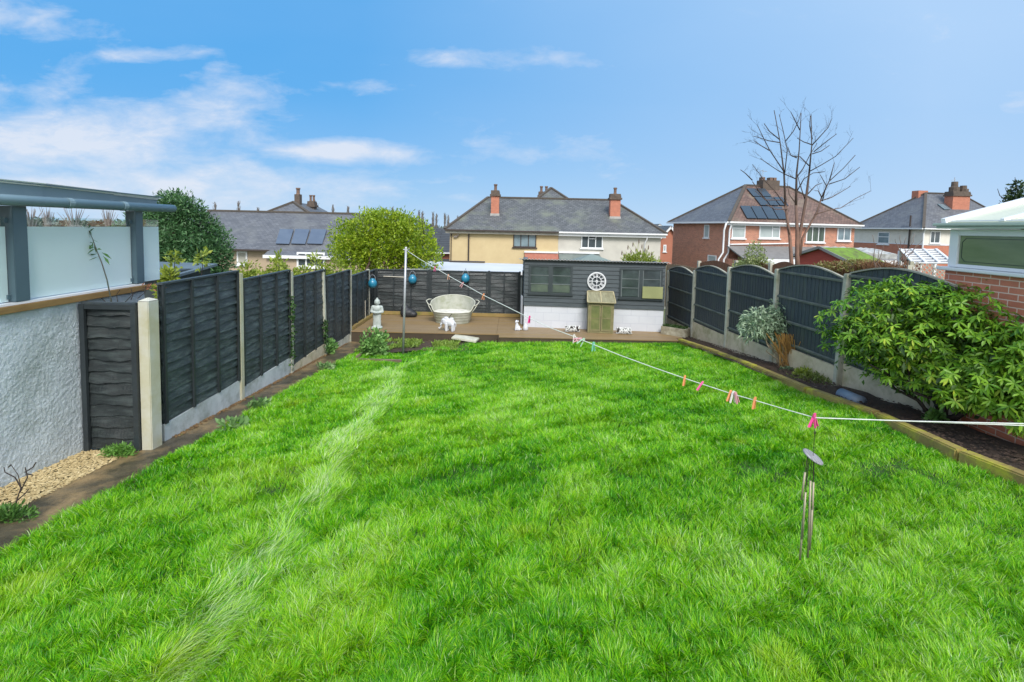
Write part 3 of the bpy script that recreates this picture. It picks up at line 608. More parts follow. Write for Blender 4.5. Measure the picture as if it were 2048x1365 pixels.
for j in range(nb_):
    z = HB+j*bh; cl_.hull8([(-.01, -.030, z), (SW+.01, -.030, z), (SW+.01, .1, z), (-.01, .1, z), (-.01, -.014, z+bh-.006), (SW+.01, -.014, z+bh-.006), (SW+.01, .1, z+bh-.006), (-.01, .1, z+bh-.006)])
cl_.build('front_cladding', mat('charcoal_cladding', (.042, .058, .069), (.062, .080, .092), sc=5, rough=.5, bump=.3, bs=50, stretch=(.7, .7, 6), stain=(.03, .04, .045), ss=3, sa=.5), sd_)
m_ = MB(SM)
for j in range(nb_):
    z = HB+j*bh; m_.hull8([(-.155, SD, z), (-.028, .06, z), (.05, .06, z), (.0, SD, z), (-.14, SD, z+bh-.006), (-.014, .06, z+bh-.006), (.05, .06, z+bh-.006), (0, SD, z+bh-.006)])
m_.build('side_cladding', mat('grey_side_cladding', (.10, .13, .15), (.075, .10, .115), sc=4, rough=.6), sd_)
MB(SM).box(SW-.05, SW, .12, SD, 0, HT-.02).build('side_wall', M_charf, sd_)
MB(SM).box(-.13, SW, SD-.05, SD-.003, 0, HT-.12).build('back_wall', M_charf, sd_)
# side door with a pale strip
MB(SM).hull8([(-.135, 1.15, .02), (-.105, .55, .02), (-.08, .55, .02), (-.11, 1.15, .02), (-.135, 1.15, 1.55), (-.105, .55, 1.55), (-.08, .55, 1.55), (-.11, 1.15, 1.55)]).build('door', M_charb, sd_)
MB(SM).hull8([(-.125, .50, .0), (-.085, .36, .0), (-.06, .36, .0), (-.1, .5, .0), (-.125, .5, .85), (-.085, .36, .85), (-.06, .36, .85), (-.1, .5, .85)]).build('door_frame', M_whitep, sd_)
# corrugated roof
P0, P1 = [], []
nn_ = 46*6
for i in range(nn_+1):
    x = -.17+(SW+.29)*i/nn_; c = .016*math.sin(2*math.pi*i/6*1.0)
    P0.append((x, -.12, HT+.045+c)); P1.append((x-.05, SD+.12, HT-.09+c))
m_ = MB(SM); m_.grid([P0, P1]); m_.grid([[(a[0], a[1], a[2]-.004) for a in P1], [(a[0], a[1], a[2]-.004) for a in P0]])
m_.grid([[(a[0], a[1], a[2]-.006) for a in P0], [(a[0], a[1]-.001, a[2]) for a in P0]])
m_.build('roof_sheet', mat('corrugated_roof', (.07, .08, .085), (.12, .12, .11), sc=8, rough=.5, stain=(.26, .25, .22), ss=6, sa=.7), sd_, smooth=True)
m_ = MB(SM); m_.grid([[(a[0], a[1]-.002, a[2]-.001) for a in P0], [(a[0], a[1]-.002, a[2]-.010-.010*max(0, math.sin(2*math.pi*i/6))) for i, a in enumerate(P0)]][::-1])
m_.build('roof_edge_trim', mat('pale_roof_edge', (.55, .56, .55), (.3, .3, .3), sc=20, rough=.6), sd_)
MB(SM).box(-.02, SW+.03, -.05, .0, HT-.03, HT+.018).build('fascia_board', M_charb, sd_)
M_sg = mat('dark_shed_glass', (.030, .038, .044), (.075, .095, .105), sc=2.5, rough=.1, spec=.8); M_sg2 = mat('milky_shed_glass', (.11, .14, .11), (.06, .08, .075), sc=3, rough=.2)
M_frm = mat('charcoal_window_frame', (.035, .046, .052), (.05, .062, .07), rough=.4); M_bar = mat('worn_glazing_bar', (.16, .19, .20), (.10, .12, .13), rough=.6)
def shed_win(x0, x1, z0, z1, cas):
    w = MB(SM); w.box(x0, x1, -.055, -.032, z0, z0+.045); w.box(x0, x1, -.055, -.032, z1-.045, z1); xm = (x0+x1)/2
    for a, b in ((x0, x0+.05), (xm-.05, xm+.05), (x1-.05, x1)): w.box(a, b, -.055, -.032, z0+.045, z1-.045)
    w.box(x0-.03, x1+.03, -.075, -.032, z0-.03, z0-.002)
    wo = w.build('window', M_frm, sd_, bevel=.003)
    for k, (a, b) in enumerate(((x0+.05, xm-.05), (xm+.05, x1-.05))):
        h = (z1-z0-.09)/3
        for r_ in range(3):
            gl_ = M_sg2 if (r_ == 0 and cas == 0) else M_sg
            MB(SM).box(a+.02, b-.02, -.040, -.034, z0+.045+h*r_+.012, z0+.045+h*(r_+1)-.008).build('pane', gl_, wo)
            if r_: MB(SM).box(a, b, -.052, -.033, z0+.045+h*r_-.008, z0+.045+h*r_+.010).build('glazing_bar', M_bar, wo)
        for q in (a, b-.018): MB(SM).box(q, q+.018, -.050, -.033, z0+.046, z1-.046).build('glazing_bar', M_bar if cas else M_frm, wo)
shed_win(.12, 1.36, .98, 1.80, 0); shed_win(2.68, SW-.07, .93, 1.78, 1)
bd = MB(SM).box(SW-.62, SW-.06, -.10, -.085, .955, 1.29).build('yellowed_board', mat('yellowed_perspex', (.30, .32, .15), (.24, .26, .12), sc=2, rough=.5), None, bevel=.004)
tag(bd, 'yellowed translucent board resting in the right shed window', 'board')
# wall clock: open ring with roman numerals
ck = thing('wall_clock', SM @ Vector((1.98, -.06, 1.38)), 'large white open metal clock with roman numerals on the charcoal shed wall', 'clock')
CC = SM @ Matrix.Translation((2.04, -.065, 1.39)) @ Matrix.Rotation(R(90), 4, 'X')
def ring(m_, r0, r1, z0=-.012, z1=.012, n=56):
    vs = []
    for r_, z in ((r0, z0), (r1, z0), (r1, z1), (r0, z1)):
        for j in range(n): a = 6.2832*j/n; vs.append((r_*math.cos(a), r_*math.sin(a), z))
    m_.add(vs, [(q*n+j, q*n+(j+1) % n, ((q+1) % 4)*n+(j+1) % n, ((q+1) % 4)*n+j) for q in range(4) for j in range(n)])
m_ = MB(CC); ring(m_, .232, .262); ring(m_, .215, .223); ring(m_, .118, .134); ring(m_, .018, .036); m_.build('clock_frame', M_whitep, ck)
m_ = MB(CC)
for a in range(4):
    d = Vector((math.cos(a*math.pi/2), math.sin(a*math.pi/2), 0)); m_.bar(d*.034, d*.12, .010, .01)
m_.build('spokes', M_whitep, ck)
rom = ['XII', 'I', 'II', 'III', 'IIII', 'V', 'VI', 'VII', 'VIII', 'IX', 'X', 'XI']
for h in range(12):
    m_ = MB(CC @ Matrix.Rotation(-h*math.pi/6, 4, 'Z')); s = rom[h]; wd = {'I': .016, 'V': .034, 'X': .034}; tot = sum(wd[c] for c in s); x = -tot/2; r0, r1 = .134, .216
    for c in s:
        xc = x+wd[c]/2
        if c == 'I': m_.bar((xc, r0, 0), (xc, r1, 0), .009, .01)
        elif c == 'V': m_.bar((xc-.012, r1, 0), (xc, r0, 0), .008, .01); m_.bar((xc+.012, r1, .0), (xc, r0, .0), .006, .011)
        else: m_.bar((xc-.013, r1, 0), (xc+.013, r0, 0), .009, .01); m_.bar((xc+.013, r1, .0), (xc-.013, r0, .0), .006, .011)
        x += wd[c]
    m_.build('numeral', M_whitep, ck)
m_ = MB(CC); m_.bar((0, 0, .016), (0, .15, .016), .012, .005); m_.build('minute_hand', M_whitep, ck)
m_ = MB(CC); m_.bar((0, 0, .02), (.002, -.09, .02), .014, .005); m_.build('hour_hand', M_whitep, ck)
# small wooden cold frame greenhouse
gh = thing('mini_greenhouse', SM @ Vector((2.1, -.3, 0)), 'small weathered timber lean-to greenhouse with algae stained glazing in front of the shed', 'greenhouse')
M_gw = mat('greenish_timber', (.24, .22, .11), (.17, .16, .08), sc=6, rough=.8, bump=.3); M_gg = mat('algae_glazing', (.17, .19, .07), (.10, .12, .05), sc=4, rough=.3, spec=.6, stain=(.25, .24, .12), ss=5, sa=.5); M_gr = mat('cloudy_roof_glazing', (.30, .30, .20), (.17, .16, .10), sc=4, rough=.3, stretch=(4, 1, 1))
x0, x1, yf, yb = 1.80, 2.50, -.48, -.08
GM = MB(SM)
for x in (x0, x1-.05): GM.box(x, x+.05, yf, yf+.05, 0, .84); GM.box(x, x+.05, yb-.05, yb, 0, 1.06)
GM.box(x0+.05, x1-.05, yf+.002, yf+.048, 0, .06); GM.box(x0+.05, x1-.05, yf+.002, yf+.048, .78, .84); GM.box(x0+.05, x1-.05, yb-.05, yb-.002, 1.0, 1.06)
GM.build('frame', M_gw, gh, bevel=.004)
for a, b in ((x0+.05, (x0+x1)/2-.006), ((x0+x1)/2+.006, x1-.05)):
    d_ = MB(SM); d_.box(a, a+.035, yf-.012, yf, .06, .79); d_.box(b-.035, b, yf-.012, yf, .06, .79); d_.box(a+.035, b-.035, yf-.012, yf, .06, .10); d_.box(a+.035, b-.035, yf-.012, yf, .75, .79); d_.box(a+.035, b-.035, yf-.012, yf, .40, .42)
    d_ = d_.build('door', M_gw, gh); MB(SM).box(a+.03, b-.03, yf-.006, yf-.002, .095, .755).build('pane', M_gg, d_)
for x in (x0+.01, x1-.02): MB(SM).hull8([(x, yf+.05, .02), (x+.008, yf+.05, .02), (x+.008, yb-.05, .02), (x, yb-.05, .02), (x, yf+.05, .84), (x+.008, yf+.05, .84), (x+.008, yb-.05, 1.03), (x, yb-.05, 1.03)]).build('side_pane', mat('pale_side_glazing', (.34, .36, .26), (.26, .27, .18), rough=.3), gh)
rr = MB(SM); rr.slab([(x0-.03, yf-.06, .85), (x1+.03, yf-.06, .85), (x1+.01, yb, 1.10), (x0-.01, yb, 1.10)], .014); ro = rr.build('roof_pane', M_gr, gh)
rr = MB(SM)
for a, b in (((x0-.03, yf-.06, .86), (x0-.01, yb, 1.108)), ((x1+.03, yf-.06, .86), (x1+.01, yb, 1.108)), ((x0-.03, yf-.065, .86), (x1+.03, yf-.065, .86)), ((x0-.01, yb, 1.115), (x1+.01, yb, 1.115)), (((x0+x1)/2, yf-.06, .86), ((x0+x1)/2, yb, 1.108))): rr.bar(a, b, .03, .02)
rr.build('roof_frame', mat('pale_edge_timber', (.42, .38, .24), (.3, .27, .16), rough=.7), ro)
MB(SM).box(x0+.05, x1-.05, yf+.06, yb-.06, .40, .42).build('shelf', M_gw, gh)
# ------------------------------------------------------------------ houses beyond the garden
def window(M_, x0, x1, z0, z1, par, fm, gm, mull=(), trans=None, sill=True, sillm=None, y=0., fw=.07):
    """frame in the wall plane y, outer face towards -y"""
    w = MB(M_); w.box(x0, x1, y-.06, y-.003, z0, z0+fw); w.box(x0, x1, y-.06, y-.003, z1-fw, z1); w.box(x0, x0+fw, y-.06, y-.003, z0+fw, z1-fw); w.box(x1-fw, x1, y-.06, y-.003, z0+fw, z1-fw)
    for u in mull: xm = x0+(x1-x0)*u; w.box(xm-fw*.45, xm+fw*.45, y-.058, y-.004, z0+fw, z1-fw)
    if trans:
        for (a, b, t) in trans: w.box(x0+(x1-x0)*a, x0+(x1-x0)*b, y-.056, y-.005, z0+(z1-z0)*t-.03, z0+(z1-z0)*t+.03)
    o = w.build('window', fm, par)
    MB(M_).box(x0+fw*.8, x1-fw*.8, y-.03, y-.008, z0+fw*.8, z1-fw*.8).build('pane', gm, o)
    if sill: MB(M_).box(x0-.08, x1+.08, y-.12, y-.003, z0-.09, z0-.004).build('sill', sillm or fm, o)
    return o
def hip_roof(M_, x0, x1, y0, y1, ze, rl, rr, yr, zr, mat_, par, ov=.3, th=.1):
    """hipped roof over a rectangle; ridge from rl to rr at depth yr"""
    a, b, c, d = (x0-ov, y0-ov, ze), (x1+ov, y0-ov, ze), (x1+ov, y1+ov, ze), (x0-ov, y1+ov, ze); e, f = (rl, yr, zr), (rr, yr, zr)
    m = MB(M_); m.add([a, b, c, d, e, f], [(0, 1, 5, 4), (1, 2, 5), (2, 3, 4, 5), (3, 0, 4)]); lo = [(p[0], p[1], p[2]-th) for p in (a, b, c, d)]
    m.add([a, b, c, d]+lo, [(0, 4, 5, 1), (1, 5, 6, 2), (2, 6, 7, 3), (3, 7, 4, 0), (4, 7, 6, 5)])
    o = m.build('roof', mat_, par); r = MB(M_)
    for p, q in ((a, e), (b, f), (c, f), (d, e), (e, f)): r.bar(Vector(p)+Vector((0, 0, .03)), Vector(q)+Vector((0, 0, .03)), .22, .12)
    r.build('ridge_tiles', M_ridge, o); return o
def chimney(M_, x, y, w, d, z0, z1, par, bm=None, npot=1, corb=True, potr=.13, sooty=True):
    m = MB(M_); m.box(x-w/2, x+w/2, y-d/2, y+d/2, z0, z1-.45 if corb else z1); o = m.build('chimney', bm or M_brick_o, par)
    if corb:
        c = MB(M_); c.box(x-w/2-.10, x+w/2+.10, y-d/2-.10, y+d/2+.10, z1-.45, z1-.30); c.box(x-w/2-.03, x+w/2+.03, y-d/2-.03, y+d/2+.03, z1-.30, z1-.12); c.box(x-w/2-.12+.09, x+w/2-.0, y-d/2, y+d/2, z1-.12, z1); c.build('chimney_head', M_sooty if sooty else M_brick_o, o)
    for i in range(npot):
        px_ = x+(i-(npot-1)/2)*w/max(npot, 1); MB(M_).lathe((px_, y, z1), [(potr*1.1, 0), (potr*.85, .1), (potr*.85, .38), (potr*1.15, .40), (potr*1.1, .5), (potr*.7, .5)], 12).build('chimney_pot', M_pot, o, smooth=False)
    return o
def frameM(a, b): 
    a = Vector(a); b = Vector(b); return Matrix.Translation((a.x, a.y, a.z)) @ Matrix.Rotation(math.atan2(b.y-a.y, b.x-a.x), 4, 'Z')
def zat(px, py, Y): return at(px, py, Y).z
def gutterline(M_, x0, x1, y, z, par, mat_): return MB(M_).box(x0, x1, y-.14, y-.02, z-.11, z).build('gutter', mat_, par)
# --- cream and white pair in the middle
Y0 = 38.; a = at(900, 462, Y0); b = at(1322, 471, Y0-.4); W_ = (b-a).length
HM = frameM((a.x, a.y, 0), (b.x, b.y, 0)); ze = (a.z+b.z)/2+.12; zg = -2.9
def lx(px, Y=Y0, M_=None, yl=0.):   # local x of a pixel column on the facade line
    Mi = (M_ or HM).inverted(); lo, hi = -5., 30.
    for _ in range(40):
        mid = (lo+hi)/2; p = (M_ or HM) @ Vector((mid, yl, 0)); d = p-Vector((0, 0, CZ)); q = C3.transposed() @ Vector((p.x, p.y, zref-CZ)); x_ = 1024+F*q.x/(-q.z)
        if x_ < px: lo = mid
        else: hi = mid
    return (lo+hi)/2
def lz(px, py, x, M_, yl=0.):
    p = M_ @ Vector((x, yl, 0)); return at(px, py, p.y).z
zref = ze
h2 = thing('semi_detached_house', (HM @ Vector((W_/2, 0, zg))), 'pair of cream and white rendered houses under one grey slate hipped roof behind the shed', 'house')
xm = lx(1117)
MB(HM).box(0, xm-.002, 0, 8, zg, ze-.1).build('wall', M_render_c, h2); MB(HM).box(xm+.002, W_, 0, 8, zg, ze-.1).build('wall', M_render_w, h2)
rl, rr = lx(975, yl=4), lx(1222, yl=4); zr = lz(1100, 398, 7, HM, 4.)
rf_ = hip_roof(HM, 0, W_, 0, 8, ze, rl, rr, 4., zr, M_slate, h2, ov=.35)
# raised hip end of the rear wing: continues the front slope up to a peak
x0, x1, xp = lx(1077, yl=4), lx(1131, yl=4), lx(1101, yl=4.6); sl = (zr-ze)/4.35; hp = 1.0
m = MB(HM); pk = (xp, 4+hp/sl, zr+hp); pk2 = (xp, 9.5, zr+hp); m.add([(x0, 4, zr), (x1, 4, zr), pk, pk2, (x1, 9.5, zr-.0), (x0, 9.5, zr-.0)], [(0, 1, 2), (1, 4, 3, 2), (5, 0, 2, 3), (4, 5, 3)]); m.build('rear_roof', M_slate, h2)
m = MB(HM); m.bar(Vector((x0-.15, 3.98, zr+.02)), Vector(pk)+Vector((0, 0, .04)), .22, .12); m.bar(Vector((x1+.15, 3.98, zr+.02)), Vector(pk)+Vector((0, 0, .04)), .22, .12); m.bar(pk, pk2, .2, .12); m.build('ridge_tiles', M_ridge, h2)
def on_slope(px, pyb, M_, ze_, sl_, ov):   # local point on the front slope seen at a pixel
    lo, hi = -ov, 6.
    for _ in range(40):
        yl = (lo+hi)/2; x = lx(px, yl=yl, M_=M_); z = ze_+(yl+ov)*sl_; zp = lz(px, pyb, x, M_, yl)
        if z > zp: hi = yl
        else: lo = yl
    return x, yl, z
for (px, pyb, pyt, w) in ((989, 431, 381, .62), (1229, 437, 388, .78)):
    x, yl, z = on_slope(px, pyb, HM, ze, sl, .35); ch = chimney(HM, x, yl+.35, w, .7, z, lz(px, pyt, x, HM, yl), rf_, M_brick_o, 1)
    MB(HM).box(x-w/2-.05, x+w/2+.05, yl-.05, yl-.01, z-.04, z+.14).build('flashing', mat('lead_flashing', (.4, .4, .38), (.3, .3, .3), rough=.5), ch)
chimney(HM, xp-.55, 7.5, .9, .6, zr-.6, lz(1086, 384, xp, HM, 7.5), h2, M_sooty, 2)
gutterline(HM, -.35, xm, -.35, ze+.0, h2, M_brown); gutterline(HM, xm+.002, W_+.35, -.35, ze+.0, h2, M_white)
MB(HM).box(-.3, xm-.003, -.31, -.0, ze-.30, ze-.115).build('soffit', mat('dull_white', (.5, .48, .42), rough=.6), h2); MB(HM).box(xm+.003, W_+.3, -.31, -.0, ze-.32, ze-.115).build('soffit', M_white, h2)
def wpx(M_, px0, px1, pz0, pz1, par, fm, gm, yl=0., **k):
    x0, x1 = lx(px0, M_=M_, yl=yl), lx(px1, M_=M_, yl=yl); xc = (x0+x1)/2; pc = (px0+px1)/2
    return window(M_, x0, x1, lz(pc, pz1, xc, M_, yl), lz(pc, pz0, xc, M_, yl), par, fm, gm, y=yl, **k)
wpx(HM, 1027, 1073, 466, 495, h2, M_brown, M_glassb, mull=(.33, .66))
wpx(HM, 1163, 1206, 470, 497, h2, M_white, M_glass, mull=(.33, .67), trans=[(.33, .67, .7)])
x = lx(938); MB(HM).box(x-.05, x+.05, -.12, -.02, zg, ze-.3).build('downpipe', M_brown, h2)
x = lx(903); MB(HM).box(x-.03, x+.03, -.10, -.02, zg, ze-.3).build('downpipe', M_brown, h2)
x = lx(1290); m = MB(HM); m.tube([(x+.12, -.3, ze-.1), (x+.1, -.25, ze-.45), (x, -.1, ze-.7), (x, -.1, zg)], .045, 8); m.build('downpipe', M_white, h2, smooth=True)
x = lx(912); m = MB(HM); m.box(x-.15, x+.12, -.16, -.003, ze-.62, ze-.5); m.bar((x+.05, -.1, ze-.5), (x+.25, -.2, ze-.42), .08); m.build('security_light', mat('lamp_housing', (.25, .22, .2), rough=.5), h2)
# bay roofs at the back of the pair
for (p0, p1, pt, pb, mt_, lab) in ((1050, 1117, 505, 520, mat('red_bay_tile', (.36, .14, .10), (.27, .10, .07), rough=.8), 0), (1119, 1200, 506, 523, mat('green_bay_tile', (.17, .20, .19), (.12, .15, .145), rough=.8), 1)):
    x0, x1 = lx(p0), lx(p1); zt = lz(p0, pt, x0, HM); m = MB(HM); m.add([(x0, 0, zt), (x1, 0, zt), (x1+.3*lab+.1, -1.6, zt-1.2), (x0+.15*(1-lab), -1.6, zt-1.2)], [(3, 2, 1, 0)]); m.add([(x0, 0, zt-.1), (x1, 0, zt-.1), (x1+.3*lab+.1, -1.6, zt-1.3), (x0+.15*(1-lab), -1.6, zt-1.3)], [(0, 1, 2, 3)])
    o = m.build('bay_roof', mt_, h2); MB(HM).box(x0-.02, x1-.01, -.14, -.003, zt-.02, zt+.10).build('capping', M_white, o)
    MB(HM).box(x0+.1, x1-.05, -1.4, -.003, zg, zt-1.3).build('bay_wall', M_render_c if not lab else M_render_w, h2)
# --- long grey roofed house on the left
Y0 = 33.; a = at(395, 497, Y0); b = at(800, 506, Y0); HM1 = frameM((a.x, a.y, 0), (b.x, b.y, 0)); W_ = (b-a).length; ze = zat(500, 499, Y0)+.02; zref = ze
h1 = thing('detached_house', (HM1 @ Vector((W_/2, 0, -3.2))), 'long buff rendered house with a slate roof and three solar panels behind the left fence', 'house')
MB(HM1).box(0, W_, 0, 8, -3.4, ze-.1).build('wall', M_render_b, h1)
rl, rr = lx(420, M_=HM1, yl=4), lx(716, M_=HM1, yl=4); zr = lz(560, 425, (rl+rr)/2, HM1, 4.); sl = (zr-ze)/4.35
rf_ = hip_roof(HM1, 0, W_, 0, 8, ze, rl, rr, 4., zr, M_slate_b, h1, ov=.35)
x0, x1, xp = lx(539, M_=HM1, yl=4), lx(614, M_=HM1, yl=4), lx(578, M_=HM1, yl=4.6); hp = (lz(578, 404, xp, HM1, 4.8)-zr)
m = MB(HM1); pk = (xp, 4+hp/sl, zr+hp); pk2 = (xp, 9.5, zr+hp); m.add([(x0, 4, zr), (x1, 4, zr), pk, pk2, (x1, 9.5, zr), (x0, 9.5, zr)], [(0, 1, 2), (1, 4, 3, 2), (5, 0, 2, 3), (4, 5, 3)]); m.build('rear_roof', M_slate_b, h1)
m = MB(HM1); m.bar(Vector((x0-.15, 3.98, zr+.02)), Vector(pk)+Vector((0, 0, .04)), .22, .12); m.bar(Vector((x1+.15, 3.98, zr+.02)), Vector(pk)+Vector((0, 0, .04)), .22, .12); m.build('ridge_tiles', M_ridge, h1)
ct_ = lz(583, 389, xp, HM1, 6.); chimney(HM1, xp+.12, 6., .40, .45, zr, ct_, h1, M_sooty, 1, corb=False, potr=.15)
chimney(HM1, xp+.65, 7.4, .5, .6, zr, ct_-.45, h1, M_sooty, 2, potr=.10)
for k, (p0, p1) in enumerate(((556, 584), (587, 616), (619, 650))):
    s = []
    for (px, py) in ((p0-4, 490), (p1-5, 491), (p1+4, 462), (p0+5, 461)): s.append(Vector(on_slope(px, py, HM1, ze, sl, .35))+Vector((0, -.06, .10)))
    MB(HM1).slab(s, .05).build('solar_panel', mat('solar_panel_pale', (.10, .13, .18), (.075, .10, .15), sc=1, rough=.2, spec=.7), rf_)
gutterline(HM1, -.3, lx(545, M_=HM1), -.35, ze, h1, M_brown)
xe0, xe1 = lx(546, M_=HM1), lx(722, M_=HM1)
MB(HM1).box(xe0, xe1, -.9, -.004, -3.4, ze-.42).build('extension_wall', M_render_b, h1)
MB(HM1).slab([(xe0-.1, -1.1, ze-.32), (xe1, -1.1, ze-.32), (xe1, -.36, ze-.02), (xe0-.1, -.36, ze-.02)], .05).build('extension_roof', M_slate_b, h1)
MB(HM1).box(xe0-.12, xe1, -1.14, -1.09, ze-.50, ze-.30).build('fascia_board', M_white, h1)
wpx(HM1, 474, 495, 503, 530, h1, M_white, mat('net_curtain', (.42, .42, .36), (.34, .34, .3), rough=.3), fw=.10)
wpx(HM1, 594, 650, 505, 535, h1, M_white, M_glass, yl=-.9, mull=(.33, .66), fw=.11)
# --- red brick pair on the right, turned a little
A3 = Vector((15.6, 36., 0)); an3 = R(10.5); HM3 = Matrix.Translation(A3) @ Matrix.Rotation(an3, 4, 'Z'); zref = ze = zat(1450, 444, 36.)
W_ = lx(1710, M_=HM3); D_ = 8.2; zg = -3.4
h3 = thing('semi_detached_house', (HM3 @ Vector((W_/2, 0, zg))), 'red brick house with brown tiled hipped roof and dark solar array behind the bare tree', 'house')
MB(HM3).box(0, W_, 0, D_, zg, ze-.1).build('wall', M_brick, h3)
rl, rr = lx(1487, M_=HM3, yl=D_/2), lx(1573, M_=HM3, yl=D_/2); zr = lz(1530, 373, (rl+rr)/2, HM3, D_/2)
# front and right slopes brown, left slope slate
ov = .35; q = [(-ov, -ov, ze), (W_+ov, -ov, ze), (W_+ov, D_+ov, ze), (-ov, D_+ov, ze), (rl, D_/2, zr), (rr, D_/2, zr)]
m = MB(HM3); m.add(q, [(0, 1, 5, 4)]); m.add(q, [(1, 2, 5)]); m.add(q, [(2, 3, 4, 5)]); lo = [(p[0], p[1], p[2]-.1) for p in q[:4]]; m.add(q[:4]+lo, [(0, 4, 5, 1), (1, 5, 6, 2), (2, 6, 7, 3), (3, 7, 4, 0), (4, 7, 6, 5)])
rf_ = m.build('roof', M_tile_r, h3); m = MB(HM3); m.add(q, [(3, 0, 4)]); m.build('slate_slope', M_slate_b, rf_)
m = MB(HM3)
for i_, j_ in ((0, 4), (1, 5), (2, 5), (3, 4), (4, 5)): m.bar(Vector(q[i_])+Vector((0, 0, .03)), Vector(q[j_])+Vector((0, 0, .03)), .22, .12)
m.build('ridge_tiles', M_ridge, rf_)
sl = (zr-ze)/(D_/2+ov); cols = [1478, 1502, 1526, 1550, 1574]
def sp_(px, py): return Vector(on_slope(px, py, HM3, ze, sl, ov))+Vector((0, -.06, .10))
for k in range(4):
    s = [sp_(1493+21*k, 439+.5*k), sp_(1512+21*k, 439.5+.5*k), sp_(1497+21*k, 415+.5*k), sp_(1478+21*k, 414.5+.5*k)]; MB(HM3).slab(s, .05).build('solar_panel', M_solar, rf_)
for r_, (ox, ct) in enumerate(((0, 3), (-16, 2))):
    for k in range(ct):
        bx, tx = 1519+ox+19*k, 1505+ox+19*k; s = [sp_(bx, 413-18*r_), sp_(bx+17, 413.5-18*r_), sp_(tx+17, 397-17*r_), sp_(tx, 396.5-17*r_)]; MB(HM3).slab(s, .05).build('solar_panel', M_solar, rf_)
x, yl = lx(1530, M_=HM3, yl=D_/2), D_/2
c3 = chimney(HM3, x, yl-.1, 1.5, .8, zr-.7, lz(1530, 362, x, HM3, yl), rf_, M_sooty, 0, corb=False); 
for dx in (-.5, .2, .55): MB(HM3).box(x+dx-.13, x+dx+.13, yl-.2, yl+.2, lz(1530, 362, x, HM3, yl)+.002, lz(1530, 358, x, HM3, yl)+.1).build('chimney_pot', M_pot, c3)
m = MB(HM3); zt = lz(1530, 340, x, HM3, yl); m.tube([(x-.45, yl, zr), (x-.45, yl, zt)], .02, 6); m.bar((x-.7, yl, zt-.1), (x-.1, yl, zt-.15), .03); m.bar((x-.6, yl-.2, zt-.1), (x-.6, yl+.2, zt-.1), .02); m.bar((x-.3, yl-.2, zt-.13), (x-.3, yl+.2, zt-.13), .02); m.build('aerial', M_zincp, c3)
gutterline(HM3, -.35, W_+.35, -.35, ze+.02, h3, M_white); MB(HM3).box(-.3, W_+.3, -.3, -.003, ze-.24, ze-.102).build('soffit', M_white, h3)
MB(HM3).box(-.49, -.37, -.35, D_+.35, ze-.10, ze+.02).build('gutter', M_white, h3)
curt = mat('pale_curtain', (.40, .46, .46), (.30, .36, .37), sc=1, rough=.3); grn = mat('green_curtain', (.10, .14, .11), (.04, .06, .05), sc=2.2, rough=.2, stretch=(3, 3, .2))
wpx(HM3, 1464, 1491, 449, 477, h3, M_white, curt, trans=[(0, 1, .72)]); wpx(HM3, 1519, 1560, 449, 477, h3, M_white, curt, mull=(.63,), trans=[(.63, 1, .68)])
wpx(HM3, 1613, 1650, 453, 485, h3, M_white, grn, mull=(.33, .66)); wpx(HM3, 1675, 1702, 455, 482, h3, M_white, M_glassb, mull=(.5,))
# side window and lower side window
SM3 = HM3 @ Matrix.Rotation(R(-90), 4, 'Z')   # local x runs from the back corner to the front corner
SM3 = HM3 @ Matrix.Translation((0, D_, 0)) @ Matrix.Rotation(R(-90), 4, 'Z')
zref = ze; wpx(SM3, 1410, 1420, 450, 476, h3, M_white, curt); wpx(SM3, 1420, 1437, 511, 524, h3, M_white, curt)
for px, off in ((1448, 0), (1459, 0)):
    x = lx(px, M_=HM3); m = MB(HM3); m.tube([(x, -.3, ze-.08), (x-.02, -.1, ze-.6), (x-.02, -.1, ze-2.2), (x-.35, -.1, ze-2.7), (x-.35, -.1, zg)], .06, 8); m.build('downpipe', M_white, h3, smooth=True)
# lean-to at the back of the brick pair
x0, x1 = lx(1456, M_=HM3), W_; z1 = lz(1500, 492, 2, HM3)
lt = MB(HM3).slab([(x0-.3, -2.6, z1-.85), (x1+1.6, -2.6, z1-.85), (x1, 0, z1), (x0, 0, z1)], .08).build('lean_to_roof', mat('grey_felt', (.20, .20, .20), (.15, .15, .15), rough=.8), h3)
MB(HM3).box(x0-.3, x1+1.6, -2.66, -2.60, z1-1.13, z1-.80).build('fascia_board', M_white, h3); MB(HM3).box(x0, x1+1.4, -2.4, -.003, zg, z1-.95).build('lean_to_wall', M_brick, h3)
m = MB(HM3); m.tube([(x0+.2, -.1, z1+.08), (x0+5, -.1, z1+.22)], .05, 6); m.build('waste_pipe', M_white, h3)
# --- white over brick house at the far right
A4 = Vector((.819*46, 46., 0)); HM4 = Matrix.Translation(A4) @ Matrix.Rotation(R(4), 4, 'Z'); zref = ze = zat(1844, 457, 46.); W_ = 9.5; D_ = 8.5; zg = -3.4
h4 = thing('semi_detached_house', (HM4 @ Vector((W_/2, 0, zg))), 'white upper and red brick lower house with slate roof at the far right', 'house')
zb = zat(1844, 489, 46.)
MB(HM4).box(0, W_, 0, D_, zb+.002, ze-.1).build('wall', mat('cream_white_render', (.72, .70, .64), (.64, .62, .56), rough=.9), h4); MB(HM4).box(-.03, W_, -.03, D_, zg, zb-.08).build('lower_wall', M_brick_o, h4); MB(HM4).box(-.06, W_, -.06, D_, zb-.078, zb).build('band', M_whitep, h4)
rl, rr = lx(1846, M_=HM4, yl=D_/2), lx(1915, M_=HM4, yl=D_/2); zr = lz(1860, 387, rl, HM4, D_/2); sl = (zr-ze)/(D_/2+.35)
rf_ = hip_roof(HM4, 0, W_, 0, D_, ze, rl, rr, D_/2, zr, M_slate_b, h4, ov=.35)
